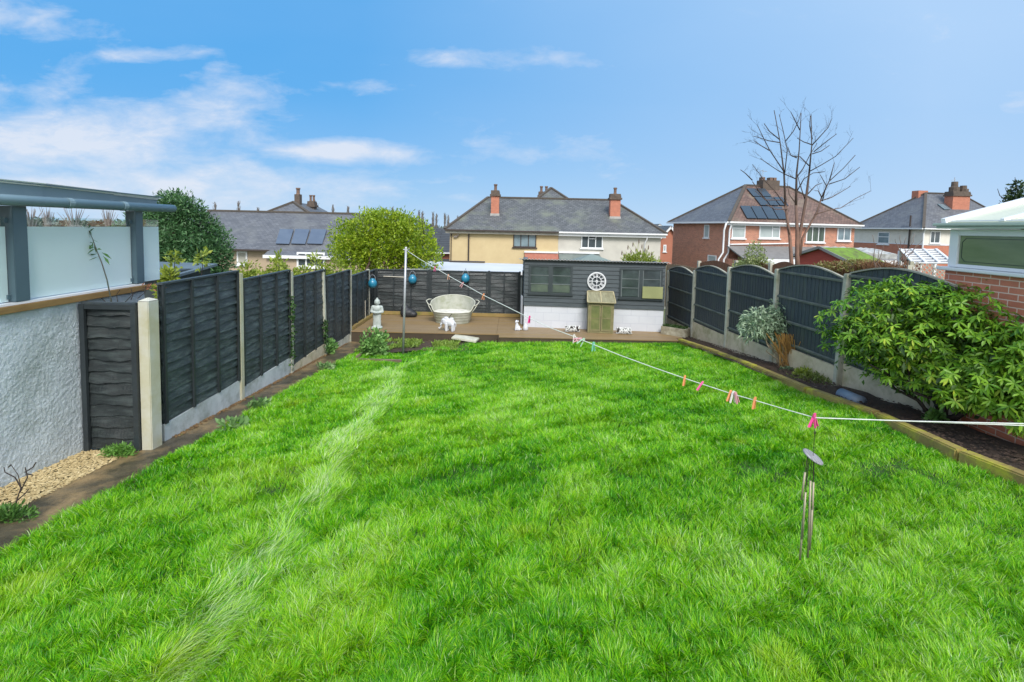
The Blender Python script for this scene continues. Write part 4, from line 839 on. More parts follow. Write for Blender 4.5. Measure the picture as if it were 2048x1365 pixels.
x, yl, z = on_slope(1921, 422, HM4, ze, sl, .35); c4 = chimney(HM4, x, yl+.6, 1.75, .9, z-.2, lz(1921, 383, x, HM4, yl), rf_, M_brick_o, 0)
zt = lz(1921, 383, x, HM4, yl)
for dx, s_ in ((-.38, .95), (.55, .6)): MB(HM4).lathe((x+dx, yl+.6, zt), [(.42, 0), (.42, s_*.45), (.28, s_*.5), (.26, s_), (.2, s_)], 10).build('chimney_pot', M_sooty, c4)
chimney(HM4, lx(1834, M_=HM4, yl=D_/2+.6), D_/2+.6, 1.0, .8, zr-1, lz(1834, 381, rl, HM4, D_/2), rf_, M_brick_o, 0, corb=False)
m = MB(HM4); xa = lx(1901, M_=HM4, yl=D_/2); zt = lz(1901, 355, xa, HM4, D_/2); m.tube([(xa, D_/2, zr-.2), (xa, D_/2, zt)], .025, 6); m.bar((xa-.3, D_/2, zt-.3), (xa+.12, D_/2, zt-.25), .04); m.bar((xa-.15, D_/2, zt-.45), (xa+.05, D_/2, zt-.4), .03); m.build('aerial', M_zincp, rf_)
s = [Vector(on_slope(*q_, HM4, ze, sl, .35))+Vector((0, -.06, .10)) for q_ in ((1885, 421), (1896, 421), (1881, 411), (1870, 410))]; MB(HM4).slab(s, .08).build('skylight', M_glassb, rf_)
gutterline(HM4, -.35, W_+.3, -.35, ze+.02, h4, M_white); MB(HM4).box(-.49, -.37, -.35, D_+.35, ze-.1, ze+.02).build('gutter', M_white, h4)
SM4 = HM4 @ Matrix.Translation((0, D_, 0)) @ Matrix.Rotation(R(-90), 4, 'Z')
wpx(SM4, 1758, 1781, 465, 489, h4, M_white, M_glassb, trans=[(0, 1, .62)]); wpx(HM4, 1861, 1881, 463, 487, h4, M_white, M_glass, mull=(.45,))
for px, mt_ in ((1837, M_white),): 
    x = lx(px+9, M_=HM4); m = MB(HM4); m.tube([(x, -.3, ze-.1), (x, -.12, ze-.4), (x, -.12, zg)], .06, 8); m.build('downpipe', mt_, h4)
m = MB(SM4); x = lx(1822, M_=SM4); m.tube([(x, -.12, zg), (x, -.12, ze+1.2)], .07, 8); m.build('soil_pipe', M_brown, h4)
# --- small houses further off
def gable_house(px0, px1, peak, pyp, pye, Y, label, bm, name='brick_house', win=None, dep=7., zg=-3.6, roofm=None):
    a = at(px0, pye, Y); b = at(px1, pye, Y); M_ = frameM((a.x, a.y, 0), (b.x, b.y, 0)); w = (b-a).length; zp = zat(peak, pyp, Y); xp = (at(peak, pyp, Y)-a).length*1.0; xp = at(peak, pyp, Y).x-a.x
    h = thing(name, (M_ @ Vector((w/2, 0, zg))), label, 'house'); ze_ = a.z
    m = MB(M_); m.add([(0, 0, zg), (w, 0, zg), (w, 0, ze_), (xp, 0, zp), (0, 0, ze_), (0, dep, zg), (w, dep, zg), (w, dep, ze_), (xp, dep, zp), (0, dep, ze_)], [(0, 1, 2, 3, 4), (9, 8, 7, 6, 5), (0, 4, 9, 5), (1, 6, 7, 2)]); m.build('wall', bm, h)
    m = MB(M_); 
    m.slab([(-.3, -.25, ze_-.2), (xp, -.25, zp+.12), (xp, dep, zp+.12), (-.3, dep, ze_-.2)][::-1], .1); m.slab([(w+.3, -.25, ze_-.2), (xp, -.25, zp+.12), (xp, dep, zp+.12), (w+.3, dep, ze_-.2)], .1); m.build('roof', roofm or M_slate, h)
    m = MB(M_); m.bar((-.3, -.29, ze_-.28), (xp, -.29, zp+.02), .06, .2); m.bar((w+.3, -.29, ze_-.28), (xp, -.29, zp+.02), .06, .2); m.build('bargeboard', M_white, h)
    return h, M_
h, M_ = gable_house(1316, 1358, 1341, 455, 482, 58., 'orange brick gable end between the white house and the brick house', mat('far_orange_brick', (.42, .17, .11), (.36, .14, .09), sc=1, rough=.9))
zref = 0; wpx(M_, 1326, 1332, 490, 504, h, M_white, M_glassb, fw=.12)
gable_house(1304, 1334, 1319, 451, 462, 74., 'further slate roofed gable house just left of the orange brick gable', mat('far_orange_brick2', (.36, .16, .11), (.3, .12, .08), sc=1, rough=.9), name='brick_house')
Yk = 50.; a = at(800, 503, Yk); b = at(908, 505, Yk); M_ = frameM((a.x, a.y, 0), (b.x, b.y, 0)); w = (b-a).length; zr = zat(860, 456, Yk+3.5); h = thing('brick_house', M_ @ Vector((w/2, 0, -3.5)), 'house with dark ribbed tile roof between the bush tree and the cream house', 'house')
m = MB(M_); m.slab([(-.3, -.4, a.z), (w+.3, -.4, a.z), (w+.3, 3.5, zr), (-.3, 3.5, zr)], .12); m.slab([(w+.3, 7.4, a.z), (-.3, 7.4, a.z), (-.3, 3.5, zr), (w+.3, 3.5, zr)], .12); m.build('roof', M_tile_d, h)
MB(M_).box(0, w, 0, 7, -3.6, a.z-.12).build('wall', M_brick_o, h); gutterline(M_, -.3, w+.3, -.4, a.z, h, M_white); zref = 0
wpx(M_, 868, 884, 507, 521, h, M_white, M_glassb, fw=.12); MB(M_).box(w-2.4, w+.4, -2.4, -.004, -3.6, zat(890, 521, 48)).build('porch', mat('dark_felt', (.05, .055, .06), rough=.8), h)
# flat roofed garage beyond the back fence, and the blue grey one beyond the left fence
Yk = 19.; zt = zat(940, 541, Yk); g_ = thing('garage', (-1.8, 20.5, -2), 'low garage with a pale flat roof just beyond the back fence', 'garage')
x0, x1 = at(812, 540, Yk).x, at(1075, 540, Yk).x
MB().box(x0+.1, x1-.1, Yk+.1, Yk+3.5, -2.6, zt-.12).build('wall', M_charf, g_)
m = MB(); m.hull8([(x0, Yk, zt-.11), (x1, Yk, zt-.15), (x1, Yk+3.8, zt-.15), (x0, Yk+3.8, zt-.11), (x0, Yk, zt), (x1, Yk, zt-.04), (x1, Yk+3.8, zt-.0), (x0, Yk+3.8, zt+.04)]); m.build('roof', mat('pale_felt_roof', (.62, .64, .66), (.54, .56, .59), sc=.7, rough=.5), g_)
MB().box(x0+1.2, x0+2.8, Yk+3.6, Yk+3.85, zt+.04, zt+.09).build('roof_strip', M_brown, g_)
s2 = thing('garden_shed', (-6.4, 10, -1.), 'low shed with a blue grey roof behind the left fence below the conifer', 'shed')
zt = zat(380, 533, 10.); MB().box(-8.2, -6.6, 9.9, 10.9, -.6, zt-.08).build('wall', M_charf, s2)
MB().slab([(-8.3, 9.7, zt-.12), (-6.5, 9.7, zt-.14), (-6.5, 11, zt-.02), (-8.3, 11, zt+.0)], .05).build('roof', mat('blue_grey_roof', (.13, .18, .22), (.10, .14, .18), rough=.5), s2)
MB().box(-7.6, -6.9, 9.66, 9.70, zt-.11, zt-.05).build('roof_trim', M_white, s2)
# greenish hipped roof of a summerhouse behind the shed
pk = at(1187, 509, 24.); gzb = at(1160, 520, 23.).z-.3; sh_ = thing('summerhouse', (pk.x, 24.5, -2), 'summerhouse with a low green pyramid roof showing above the shed roof', 'summerhouse')
M_sum = mat('green_felt', (.20, .25, .24), (.15, .2, .19), rough=.8); m = MB(); cx_, cy_ = pk.x, 24.5
m.add([(cx_-1.3, cy_-1.3, gzb), (cx_+1.5, cy_-1.3, gzb), (cx_+1.5, cy_+1.3, gzb), (cx_-1.3, cy_+1.3, gzb), (cx_, cy_, pk.z)], [(0, 1, 4), (1, 2, 4), (2, 3, 4), (3, 0, 4), (3, 2, 1, 0)]); m.build('roof', M_sum, sh_)
MB().box(cx_-1.1, cx_+1.3, cy_-1.1, cy_+1.1, -2.6, gzb-.004).build('wall', M_deckd, sh_)
# ------------------------------------------------------------------ neighbour's brown fence, red shed, trellis, glass roof on the right
bn = thing('garden_fence', (7, 14, -.6), 'brown arched panel fence two gardens over, behind the charcoal fence', 'fence')
M_br = mat('brown_fence', (.20, .095, .05), (.15, .075, .042), sc=3, rough=.85, bump=.4, stretch=(1, 1, .3)); M_br2 = mat('tan_fence', (.30, .21, .13), (.24, .17, .11), sc=3, rough=.85, bump=.4)
bp_ = [(1332, 19.6, 1.27), (1399, 17.3, 1.06), (1474, 15.2, .90), (1543, 13.6, .86), (1604, 12.5, .84), (1708, 11.0, .66), (1818, 9.6, .60)]
pts = [Vector(((px-1024)/1000*Y, Y, CZ-d)) for px, Y, d in bp_]
for i in range(6):
    a, b = pts[i], pts[i+1]; zs = min(a.z, b.z); n_ = 14; m = MB(); zl = zs-1.7
    for k in range(n_):
        u0, u1 = k/n_+.003, (k+1)/n_-.003; p, q = a.lerp(b, u0), a.lerp(b, u1); ar = .16 if i else .05
        za, zc = zs-.04+ar*math.sin(math.pi*u0), zs-.04+ar*math.sin(math.pi*u1)
        m.hull8([(p.x, p.y, zl), (q.x, q.y, zl), (q.x+.02, q.y+.02, zl), (p.x+.02, p.y+.02, zl), (p.x, p.y, za), (q.x, q.y, zc), (q.x+.02, q.y+.02, zc), (p.x+.02, p.y+.02, za)])
    m.build('fence_panel', M_br2 if i == 0 else M_br, bn)
for i in range(7): p = pts[i]; MB().box(p.x-.05, p.x+.05, p.y-.06, p.y+.05, p.z-1.8, p.z+.04).build('post', M_conc, bn)
# red shed
AP = at(1643, 498, 18.); du = Vector((.43, -.9, 0))*.98; dr = Vector((.93, .37, 0)); rsh = thing('garden_shed', (AP.x+1, 18.4, -1), 'small red boarded shed with a mossy felt roof beside the bare tree', 'shed')
eL, eR = AP-du+Vector((0, 0, -.36)), AP+du+Vector((0, 0, -.42)); dn = Vector((0, 0, -2)); m = MB()
m.add([eL+dn, eR+dn, eR, AP, eL], [(0, 1, 2, 3, 4)]); k_ = [q+dr*1.5 for q in (eL+dn, eR+dn, eR, AP, eL)]; m.add(k_, [(4, 3, 2, 1, 0)]); m.add([eR+dn, eR, eR+dr*1.5, eR+dn+dr*1.5, eL+dn, eL, eL+dr*1.5, eL+dn+dr*1.5], [(0, 3, 2, 1), (4, 5, 6, 7)])
m.build('wall', mat('red_boards', (.38, .075, .055), (.30, .06, .045), sc=4, rough=.8, stretch=(1, 1, 6)), rsh)
up_ = Vector((0, 0, .05)); oL, oR = eL-du*.12+Vector((0, 0, -.03)), eR+du*.12+Vector((0, 0, -.04))
m = MB(); m.slab([oR+up_-dr*.12, AP+up_-dr*.12, AP+up_+dr*1.7, oR+up_+dr*1.7][::-1], .04); m.slab([oL+up_-dr*.12, AP+up_-dr*.12, AP+up_+dr*1.7, oL+up_+dr*1.7], .04); m.build('roof', mat('mossy_felt', (.16, .30, .03), (.09, .11, .04), sc=5, rough=1, bump=.6), rsh)
m = MB(); m.bar(oR+up_-dr*.14, AP+up_-dr*.14, .05, .09); m.bar(oL+up_-dr*.14, AP+up_-dr*.14, .05, .09); m.build('bargeboard', mat('grey_barge', (.22, .24, .24), rough=.7), rsh)
# pale sheeted store roof behind the red shed
a_, b_ = at(1662, 499, 22.5), at(1792, 502, 21.5); ps = thing('store', (a_.x+1.2, 23, -1.5), 'pale crumpled sheet roof of a low store behind the mossy red shed', 'store'); P = []
for j in range(5):
    P.append([(a_.x+(b_.x-a_.x)*i/24, a_.y+(b_.y-a_.y)*i/24+j*.4-.1, a_.z-.16+j*.05+.10*float(vnoise(i*.9, j*1.3, 1, 4))) for i in range(25)])
m = MB(); m.grid(P); m.grid([P[0], [(p[0], p[1]+.01, p[2]-.22) for p in P[0]]][::-1]); m.build('roof_sheet', mat('crumpled_sheet', (.56, .58, .58), (.30, .31, .30), sc=6, rough=.7, stain=(.16, .16, .12), ss=5, sa=.6), ps)
MB().box(a_.x+.1, b_.x-.1, a_.y+.4, a_.y+1.4, -2, a_.z-.25).build('wall', M_brick, ps)
# greenhouse roof with white bars
gr = thing('greenhouse', (10.8, 13.6, -.8), 'low glass lean-to roof with white bars beside the conservatory', 'greenhouse')
c0, c1, c2, c3_ = at(1800, 500, 15.), at(1872, 500, 15.), at(1905, 527, 12.8), at(1826, 527, 12.8)
MB().slab([c3_, c2, c1, c0], .02).build('glass', mat('dark_roof_glass', (.09, .10, .12), (.06, .07, .08), rough=.15), gr); m = MB(); U_ = Vector((0, 0, .02))
for u in np.linspace(0, 1, 4): m.bar(c0.lerp(c1, u)+U_, c3_.lerp(c2, u)+U_, .06, .04)
for v in np.linspace(0, 1, 7): m.bar(c0.lerp(c3_, v)+U_*.6, c1.lerp(c2, v)+U_*.6, .035, .03)
m.build('glazing_bars', M_white, gr); m = MB()
for p in (c0, c1, c2, c3_): m.bar(p+Vector((0, 0, -2)), p-Vector((0, 0, .03)), .07)
m.build('legs', M_white, gr)
tl = thing('trellis', (8, 9.6, 0), 'weathered diagonal lattice trellis between the brown fence and the conservatory', 'trellis')
a, b = at(1822, 523, 9.7), at(1905, 536, 9.5); h_ = .62; dx = b-a; m = MB()
for k in range(-5, 9):
    for s in (1, -1):
        p0, p1 = None, None; u0 = k/8; ua, ub = (u0, u0+.8) if s > 0 else (u0+.8, u0)
        lo_, hi_ = (ua, 0), (ub, 1); t0 = 0; t1 = 1; du_ = hi_[0]-lo_[0]
        ts = sorted([(0-lo_[0])/du_, (1-lo_[0])/du_]); t0, t1 = max(0, ts[0]), min(1, ts[1])
        if t1 > t0: m.bar(a+dx*(lo_[0]+du_*t0)+Vector((0, .006*s, -h_*t0)), a+dx*(lo_[0]+du_*t1)+Vector((0, .006*s, -h_*t1)), .022, .008, up=(0, 1, 0))
m.build('lattice', mat('weathered_lattice', (.42, .40, .34), (.33, .31, .26), rough=.85), tl)
m = MB(); m.bar(a, a-Vector((0, 0, 1.3)), .07); m.bar(b, b-Vector((0, 0, 1.3)), .05); m.bar(a-Vector((0, 0, h_)), b-Vector((0, 0, h_)), .03); m.build('frame', M_conc, tl)
# red washing-up coloured far roof band right of the red shed
# ------------------------------------------------------------------ ornaments on the deck
# meditating stone statue
p = at(754, 656, 13.62); p.z = DZ
M_stone = mat('pale_stone', (.50, .55, .54), (.36, .42, .41), sc=9, rough=.8, bump=.3, bs=60, stain=(.2, .26, .2), ss=5, sa=.4)
st = MB(Matrix.Translation(p) @ Matrix.Scale(.98, 4))
def cap(mb, a, b, r0, r1, n=10): ball(mb, a, r0, n); ball(mb, b, r1, n); mb.tube([a, b], [r0, r1], n)
st.lathe((0, 0, 0), [(.15, 0), (.155, .04), (.13, .06)], 16)
cap(st, (-.055, 0, .08), (-.05, 0, .38), .050, .062); cap(st, (.055, 0, .08), (.05, 0, .38), .050, .062)
ball(st, (-.055, -.05, .065), (.045, .07, .03)); ball(st, (.055, -.05, .065), (.045, .07, .03))
st.lathe((0, 0, 0), [(.118, .07), (.112, .25), (.12, .40), (.105, .46)], 16, sy=.62)
ball(st, (0, 0, .44), (.12, .085, .08)); ball(st, (0, 0, .56), (.125, .085, .10)); cap(st, (-.115, 0, .60), (.115, 0, .60), .052, .052)
for s in (-1, 1):
    cap(st, (s*.125, 0, .60), (s*.155, -.015, .47), .045, .038); cap(st, (s*.155, -.015, .47), (s*.03, -.11, .455), .036, .030); ball(st, (s*.02, -.125, .46), (.035, .03, .025))
cap(st, (0, 0, .63), (0, -.005, .69), .038, .036); ball(st, (0, -.008, .735), (.074, .078, .088)); ball(st, (0, .004, .76), (.079, .080, .070)); ball(st, (0, .005, .838), (.034, .034, .030))
ball(st, (0, -.088, .730), (.012, .012, .020), 8)
for s in (-1, 1): ball(st, (s*.078, 0, .72), (.010, .014, .03), 8)
t_ = thing('statue', p, 'pale grey stone standing figure with folded hands at the left end of the deck', 'statue')
remesh(st, 'figure', M_stone, t_, .008, 3)
MB(Matrix.Translation(p)).box(-.13, .13, -.12, .10, .001, .03).build('plinth', M_stone, t_, bevel=.008)
# white elephant with openings between the legs, looking left
p = at(896, 664, 13.45); p.z = DZ; S_ = 1.0
el_ = MB(Matrix.Translation(p) @ Matrix.Rotation(R(-12), 4, 'Z'))
ball(el_, (.05, 0, .24), (.15, .10, .115)); 
for x in (-.03, .145):
    for y in (-.055, .055): cap(el_, (x, y, .03), (x, y, .20), .040, .048)
ball(el_, (-.11, 0, .275), (.085, .075, .085)); el_.tube([(-.16, 0, .25), (-.20, 0, .16), (-.215, 0, .09), (-.25, 0, .06), (-.275, 0, .09)], [.042, .034, .026, .022, .018], 10)
for s in (-1, 1): ball(el_, (-.075, s*.085, .27), (.055, .018, .075)); el_.tube([(-.15, s*.04, .21), (-.20, s*.05, .17), (-.225, s*.05, .19)], [.014, .011, .006], 8)
el_.tube([(.20, 0, .26), (.225, 0, .20), (.22, 0, .13)], [.014, .010, .012], 8)
# a small calf's head and back rise behind the saddle of the larger animal
ball(el_, (-.06, 0, .355), (.065, .055, .045)); ball(el_, (.10, 0, .345), (.06, .05, .035))
t_ = thing('elephant_ornament', p, 'small white elephant ornament near the deck edge in front of the zinc tub', 'ornament')
remesh(el_, 'body', mat('white_glaze', (.62, .65, .70), (.56, .58, .64), sc=6, rough=.35), t_, .009, 3)
m = MB(Matrix.Translation(p) @ Matrix.Rotation(R(-12), 4, 'Z'))
for x, z in ((-.135, .30), (-.11, .295)): ball(m, (x, -.073, z), .008, 8)
m.build('eyes', M_twig, t_)
# white sitting dog and white jar
p = at(1034, 663, 13.75); p.z = DZ; d_ = MB(Matrix.Translation(p) @ Matrix.Rotation(R(8), 4, 'Z'))
ball(d_, (0.02, 0, .07), (.075, .065, .075)); cap(d_, (.01, 0, .10), (-.015, -.01, .19), .055, .038); ball(d_, (-.02, -.015, .25), (.042, .042, .045)); ball(d_, (-.045, -.045, .238), (.022, .026, .02))
for s in (-1, 1): cap(d_, (-.03+s*.022, -.045, .02), (-.015+s*.02, -.03, .14), .017, .020); ball(d_, (.0+s*.034, .0, .255), (.012, .018, .030)); ball(d_, (.05, s*.045, .04), (.045, .025, .04))
d_.tube([(.08, 0, .04), (.12, 0, .03), (.14, .01, .045)], [.02, .016, .01], 8)
t_ = thing('dog_ornament', p, 'small white sitting dog ornament just left of the shed corner', 'ornament'); remesh(d_, 'body', MT['white_glaze'], t_, .007, 3)
p = at(1051, 661, 13.8); p.z = DZ
tag(MB().lathe((p.x, p.y, p.z), [(.06, 0), (.072, .02), (.068, .10), (.045, .15), (.03, .17), (.034, .19), (.028, .19)], 18).build('jar', MT['white_glaze'], smooth=True), 'small white jar beside the sitting dog ornament at the shed corner', 'jar')
# zinc tub seat: oval tub with a tall back, a low front and a pale cushion
p = at(905, 648, 14.72); p.z = DZ
tub = thing('tub_seat', p, 'oval weathered zinc tub cut down as a garden seat with a pale cushion', 'seat')
def rimz(a):  # a = 0 at the front
    c = .5-.5*math.cos(a); c = c**.55; s_ = max(0., min(1., (abs(((a+math.pi) % (2*math.pi))-math.pi)-1.0)/.5)); s_ = s_*s_*(3-2*s_)
    return .34+s_*(.22+.20*max(0, -math.cos(a)))
nA, nZ = 72, 16; out_, inn_ = [], []
for k in range(nZ+1):
    ro_, ri_ = [], []
    for j in range(nA+1):
        a = 2*math.pi*j/nA; h = rimz(a); t = k/nZ; z = h*t; rip = .006*math.sin(z*2*math.pi/.085)
        fl = z/.8; rx, ry = .50+.22*fl+rip, .33+.16*fl+rip
        ro_.append(p+Vector((math.sin(a)*rx, -math.cos(a)*ry, z))); ri_.append(p+Vector((math.sin(a)*(rx-.012), -math.cos(a)*(ry-.012), z)))
    out_.append(ro_); inn_.append(ri_)
m = MB(); m.grid(out_); m.grid(inn_[::-1]); m.build('tub_wall', M_galv, tub, smooth=True)
m = MB(); m.tube([q for q in out_[-1]], .013, 8); m.build('rim', mat('pale_zinc_rim', (.55, .56, .48), (.45, .46, .38), rough=.5), tub, smooth=True)
cu = MB(Matrix.Translation(p+Vector((0, 0, .29)))); cu.lathe((0, 0, 0), [(.01, 0), (.56, 0), (.575, .03), (.56, .055), (.45, .062), (.01, .066)], 40, sy=.66, cap=False); cu.build('cushion', mat('pale_cushion', (.70, .69, .63), (.56, .55, .49), sc=7, rough=.9, bump=.3, stain=(.28, .24, .16), ss=6, sa=.5), tub, smooth=True)
for s in (-1, 1):
    m = MB(); m.tube([p+Vector((s*.60, -.10, .50)), p+Vector((s*.73, -.08, .56)), p+Vector((s*.79, .02, .63)), p+Vector((s*.74, .12, .66)), p+Vector((s*.66, .16, .66))], .013, 8)
    m.tube([p+Vector((s*.58, -.16, .32)), p+Vector((s*.68, -.12, .47)), p+Vector((s*.76, -.02, .60))], .011, 8); m.build('handle', MT['pale_zinc_rim'], tub, smooth=True)
M_wc = mat('twig_brown', (.05, .04, .03), (.03, .025, .02), rough=.9)
tag(MB().tube([at(897, 640, 13.6), at(899, 634, 13.6), at(903, 629, 13.6)], [.012, .009, .012], 6).build('twig', M_wc), 'dark bent twig standing up behind the white elephant', 'twig')
# blue globe lanterns on the fences
M_blue = mat('blue_glass', (.02, .22, .36), (.012, .16, .28), sc=4, rough=.3, spec=.7)
for (px, py, Y, lab, wy) in ((741, 567, 15.0, 'blue globe lantern hanging on the left fence just before the corner', 0), (825, 559, 15.74, 'blue globe lantern on the back fence just right of the washing line pole', 1), (931, 557, 15.74, 'blue globe lantern on the back fence above the zinc tub seat', 1)):
    c = at(px, py, Y) if wy else at(px, py, Y)
    if not wy: c.x = max(c.x, FX(Y)+.17)
    t_ = thing('lantern', c-Vector((0, 0, .14)), lab, 'lantern', 'blue globe lanterns on the fences')
    MB().lathe(c, [(.05, -.14), (.09, -.12), (.125, -.06), (.132, 0), (.12, .06), (.08, .115), (.055, .13), (.058, .15), (.05, .15)], 20).build('globe', M_blue, t_, smooth=True)
    hd = [c+Vector((.09*math.cos(a), 0, .11+.15*math.sin(a))) for a in np.linspace(0, math.pi, 11)]; MB().tube(hd, .006, 6).build('handle', M_zincp, t_)
    m = MB(); w_ = Vector((0, .1, 0)) if wy else Vector((-.14, 0, 0)); m.tube([c+Vector((0, 0, .262)), c+Vector((0, 0, .30)), c+Vector((0, 0, .31))+w_], .006, 6); m.build('hook', M_twig, t_)
pr = at(767, 553, 15.74); q = at(812, 555, 15.74); tag(MB().tube([pr, q], .014, 8).build('cane', mat('pale_cane', (.55, .52, .44), rough=.6)), 'pale cane fixed across the back fence left of the pole', 'cane')
pr = at(732, 608, 14.6); m = MB(); m.tube([(FX(14.6)+.06, 14.6, DZ+.05), (FX(14.6)+.07, 14.55, DZ+.62)], .012, 6); tag(m.build('cane', MT['pale_cane']), 'short pale cane leaning upright against the left fence near the corner', 'cane')
# dark covered bundle by the back fence
p = at(815, 630, 15.45); p.z = DZ; bl = MB(Matrix.Translation(p)); ball(bl, (0, 0, .12), (.24, .17, .16)); ball(bl, (-.08, 0, .24), (.13, .11, .16)); ball(bl, (.16, -.02, .09), (.16, .12, .10)); bl.tube([(-.08, 0, .3), (-.10, 0, .42)], [.08, .03], 8)
tag(remesh(bl, 'bundle', mat('black_cloth', (.014, .016, .02), (.03, .034, .04), sc=6, rough=.55, bump=.6, bs=14), None, .02, 2), 'black bagged bundle on the deck against the back fence', 'bag')
# two openwork flecked ornaments in front of the block base
M_fl = mat('flecked_white', (.68, .70, .70), (.60, .62, .62), sc=8, rough=.6)
for (px, py, lab, an) in ((1145, 657, 'white and black openwork log shaped basket left of the small greenhouse', .1), (1248, 664, 'white and black openwork log shaped basket right of the small greenhouse', -.05)):
    p = at(px, py, 13.72 if px < 1200 else 13.6); p.z = DZ; M_ = Matrix.Translation(p) @ Matrix.Rotation(an, 4, 'Z')
    t_ = thing('basket', p, lab, 'basket', 'flecked baskets by the shed'); m = MB(M_); ns = 9
    MB(M_ @ Matrix.Translation((0, 0, .085)) @ Matrix.Rotation(R(90), 4, 'Y')).lathe((0, 0, 0), [(.05, -.18), (.07, -.17), (.074, 0), (.07, .17), (.05, .18)], 14).build('lining', M_twig, t_)
    for k in range(80):
        u = -.19+.38*random.random(); a0 = random.random()*6.28; a1 = a0+random.uniform(.9, 1.8)*random.choice((1, -1)); du_ = random.uniform(-.09, .09); r_ = .080+.008*random.random()
        pts_ = []
        for i in range(7): a = a0+(a1-a0)*i/6; x = max(-.2, min(.2, u+du_*i/6)); pts_.append((x, r_*math.cos(a), .088+r_*math.sin(a)*(1 if r_ else 1)))
        m.tube(pts_, random.uniform(.009, .014), 6)
    m.build('weave', M_fl, t_)
# planter trough by the right fence
a = at(1322, 656, 13.72); b = at(1362, 668, 13.35); a.z = b.z = DZ; tr_ = thing('planter', a, 'weathered wooden trough planter with low green growth at the right end of the deck', 'planter'); d = (b-a).normalized(); nr = Vector((-d.y, d.x, 0))
ln_ = (b-a).length+.12
TM = Matrix.Translation(a) @ Matrix.Rotation(math.atan2(d.y, d.x), 4, 'Z'); m = MB(TM); m.box(0, ln_, 0, .03, 0, .22); m.box(0, ln_, .33, .36, 0, .22); m.box(0, .03, .031, .329, 0, .22); m.box(ln_-.03, ln_, .031, .329, 0, .22); m.build('trough', mat('flaking_white_wood', (.50, .48, .38), (.30, .27, .19), sc=5, rough=.85, stain=(.1, .07, .04), ss=4, sa=.6), tr_)
MB(TM).box(.03, ln_-.03, .03, .33, .02, .19).build('soil', M_soil, tr_)
def jit(n, s): return rng.normal(size=(n, 3))*s
M_weed = leafmat('weed_leaf', (.05, .13, .02), (.14, .28, .05), (.25, .33, .08)); M_mallow = leafmat('mallow_leaf', (.10, .25, .06), (.25, .46, .13), (.42, .58, .24))
n = 420; u = rng.random((n, 2)); P_ = np.array([TM @ Vector((.04+(ln_-.08)*x, .05+.26*y, .19)) for x, y in u]); v, f = leaf_geo(P_, np.array([0, 0, 1.])+jit(n, .6), .06+.05*rng.random(n), .03); mesh_np('growth', v, f, leafmat('dark_weed', (.03, .07, .02), (.07, .13, .03)), tr_)
# blue grey pipe against the sleeper
a, b = at(1683, 789, 7.15), at(1723, 806, 6.75); tag(MB().tube([a, b], .088, 20).build('pipe', mat('blue_grey_pipe', (.19, .25, .33), (.15, .20, .27), rough=.5, sc=3), smooth=True), 'short blue grey pipe lying on the border beside the sleeper edging', 'pipe')
# ------------------------------------------------------------------ washing line
pb = atg(806, 711); ptp = at(812, 497, pb.y); wp = thing('washing_line_pole', pb, 'tall galvanised washing line pole standing in the soil patch', 'pole')
MB().tube([pb-Vector((0, 0, .1)), pb.lerp(ptp, .5), ptp], .026, 14).build('tube', M_zincp, wp, smooth=True)
m = MB(); m.tube([ptp+Vector((-.06, 0, -.03)), ptp+Vector((.05, -.01, -.045))], .014, 8); m.tube([ptp, ptp+Vector((0, 0, .03))], [.03, .02], 12); m.tube([ptp+Vector((.05, -.01, -.045)), ptp+Vector((.075, -.02, -.02)), ptp+Vector((.07, -.02, .01))], .008, 6); m.build('hook', M_zincp, wp)
def yl_(px): # depth along the line for a pixel column
    k = (px-1024)/1000; x0, y0, x1, y1 = ptp.x, pb.y, 1.86, 3.05; t = (k*y0-x0)/((x1-x0)-k*(y1-y0)); return y0+(y1-y0)*t
kn = [(816, 503), (840, 519), (870, 536), (897, 552), (924, 567), (967, 591), (1010, 612), (1058, 636), (1100, 656), (1149, 674), (1163, 680), (1188, 690), (1240, 711), (1300, 733), (1369, 757), (1402, 768), (1466, 789), (1509, 801), (1570, 819), (1630, 836)]
lp = [at(x, y, yl_(x)) for x, y in kn]
wl = thing('washing_line', lp[-1], 'thin white washing line running from the pole across the lawn towards the right', 'washing line')
MB().tube(lp, [.0055-.0026*i/(len(lp)-1) for i in range(len(lp))], 6).build('line', M_line, wl)
e_ = lp[-1]; r1 = at(2048, 848, 2.6); d = r1-e_; m = MB(); m.tube([e_, e_+d*.5+Vector((0, 0, -.004)), r1, e_+d*3.2], .0034, 6); m.tube([e_+Vector((.02, 0, 0)), r1+Vector((0, 0, -.010)), e_+d*3.2+Vector((0, 0, -.03))], .003, 6); m.build('return_line', M_line, wl)
def pegm(name, col): return mat(name, col, tuple(x*.85 for x in col), sc=30, rough=.4)
PC = dict(pink=pegm('peg_pink', (.75, .10, .30)), palepink=pegm('peg_pale_pink', (.72, .36, .40)), orange=pegm('peg_orange', (.85, .33, .13)), peach=pegm('peg_peach', (.80, .42, .28)), white=pegm('peg_white', (.8, .78, .72)), green=pegm('peg_green', (.22, .62, .45)), paleg=pegm('peg_pale_green', (.45, .68, .50)), mag=pegm('peg_magenta', (.80, .05, .28)))
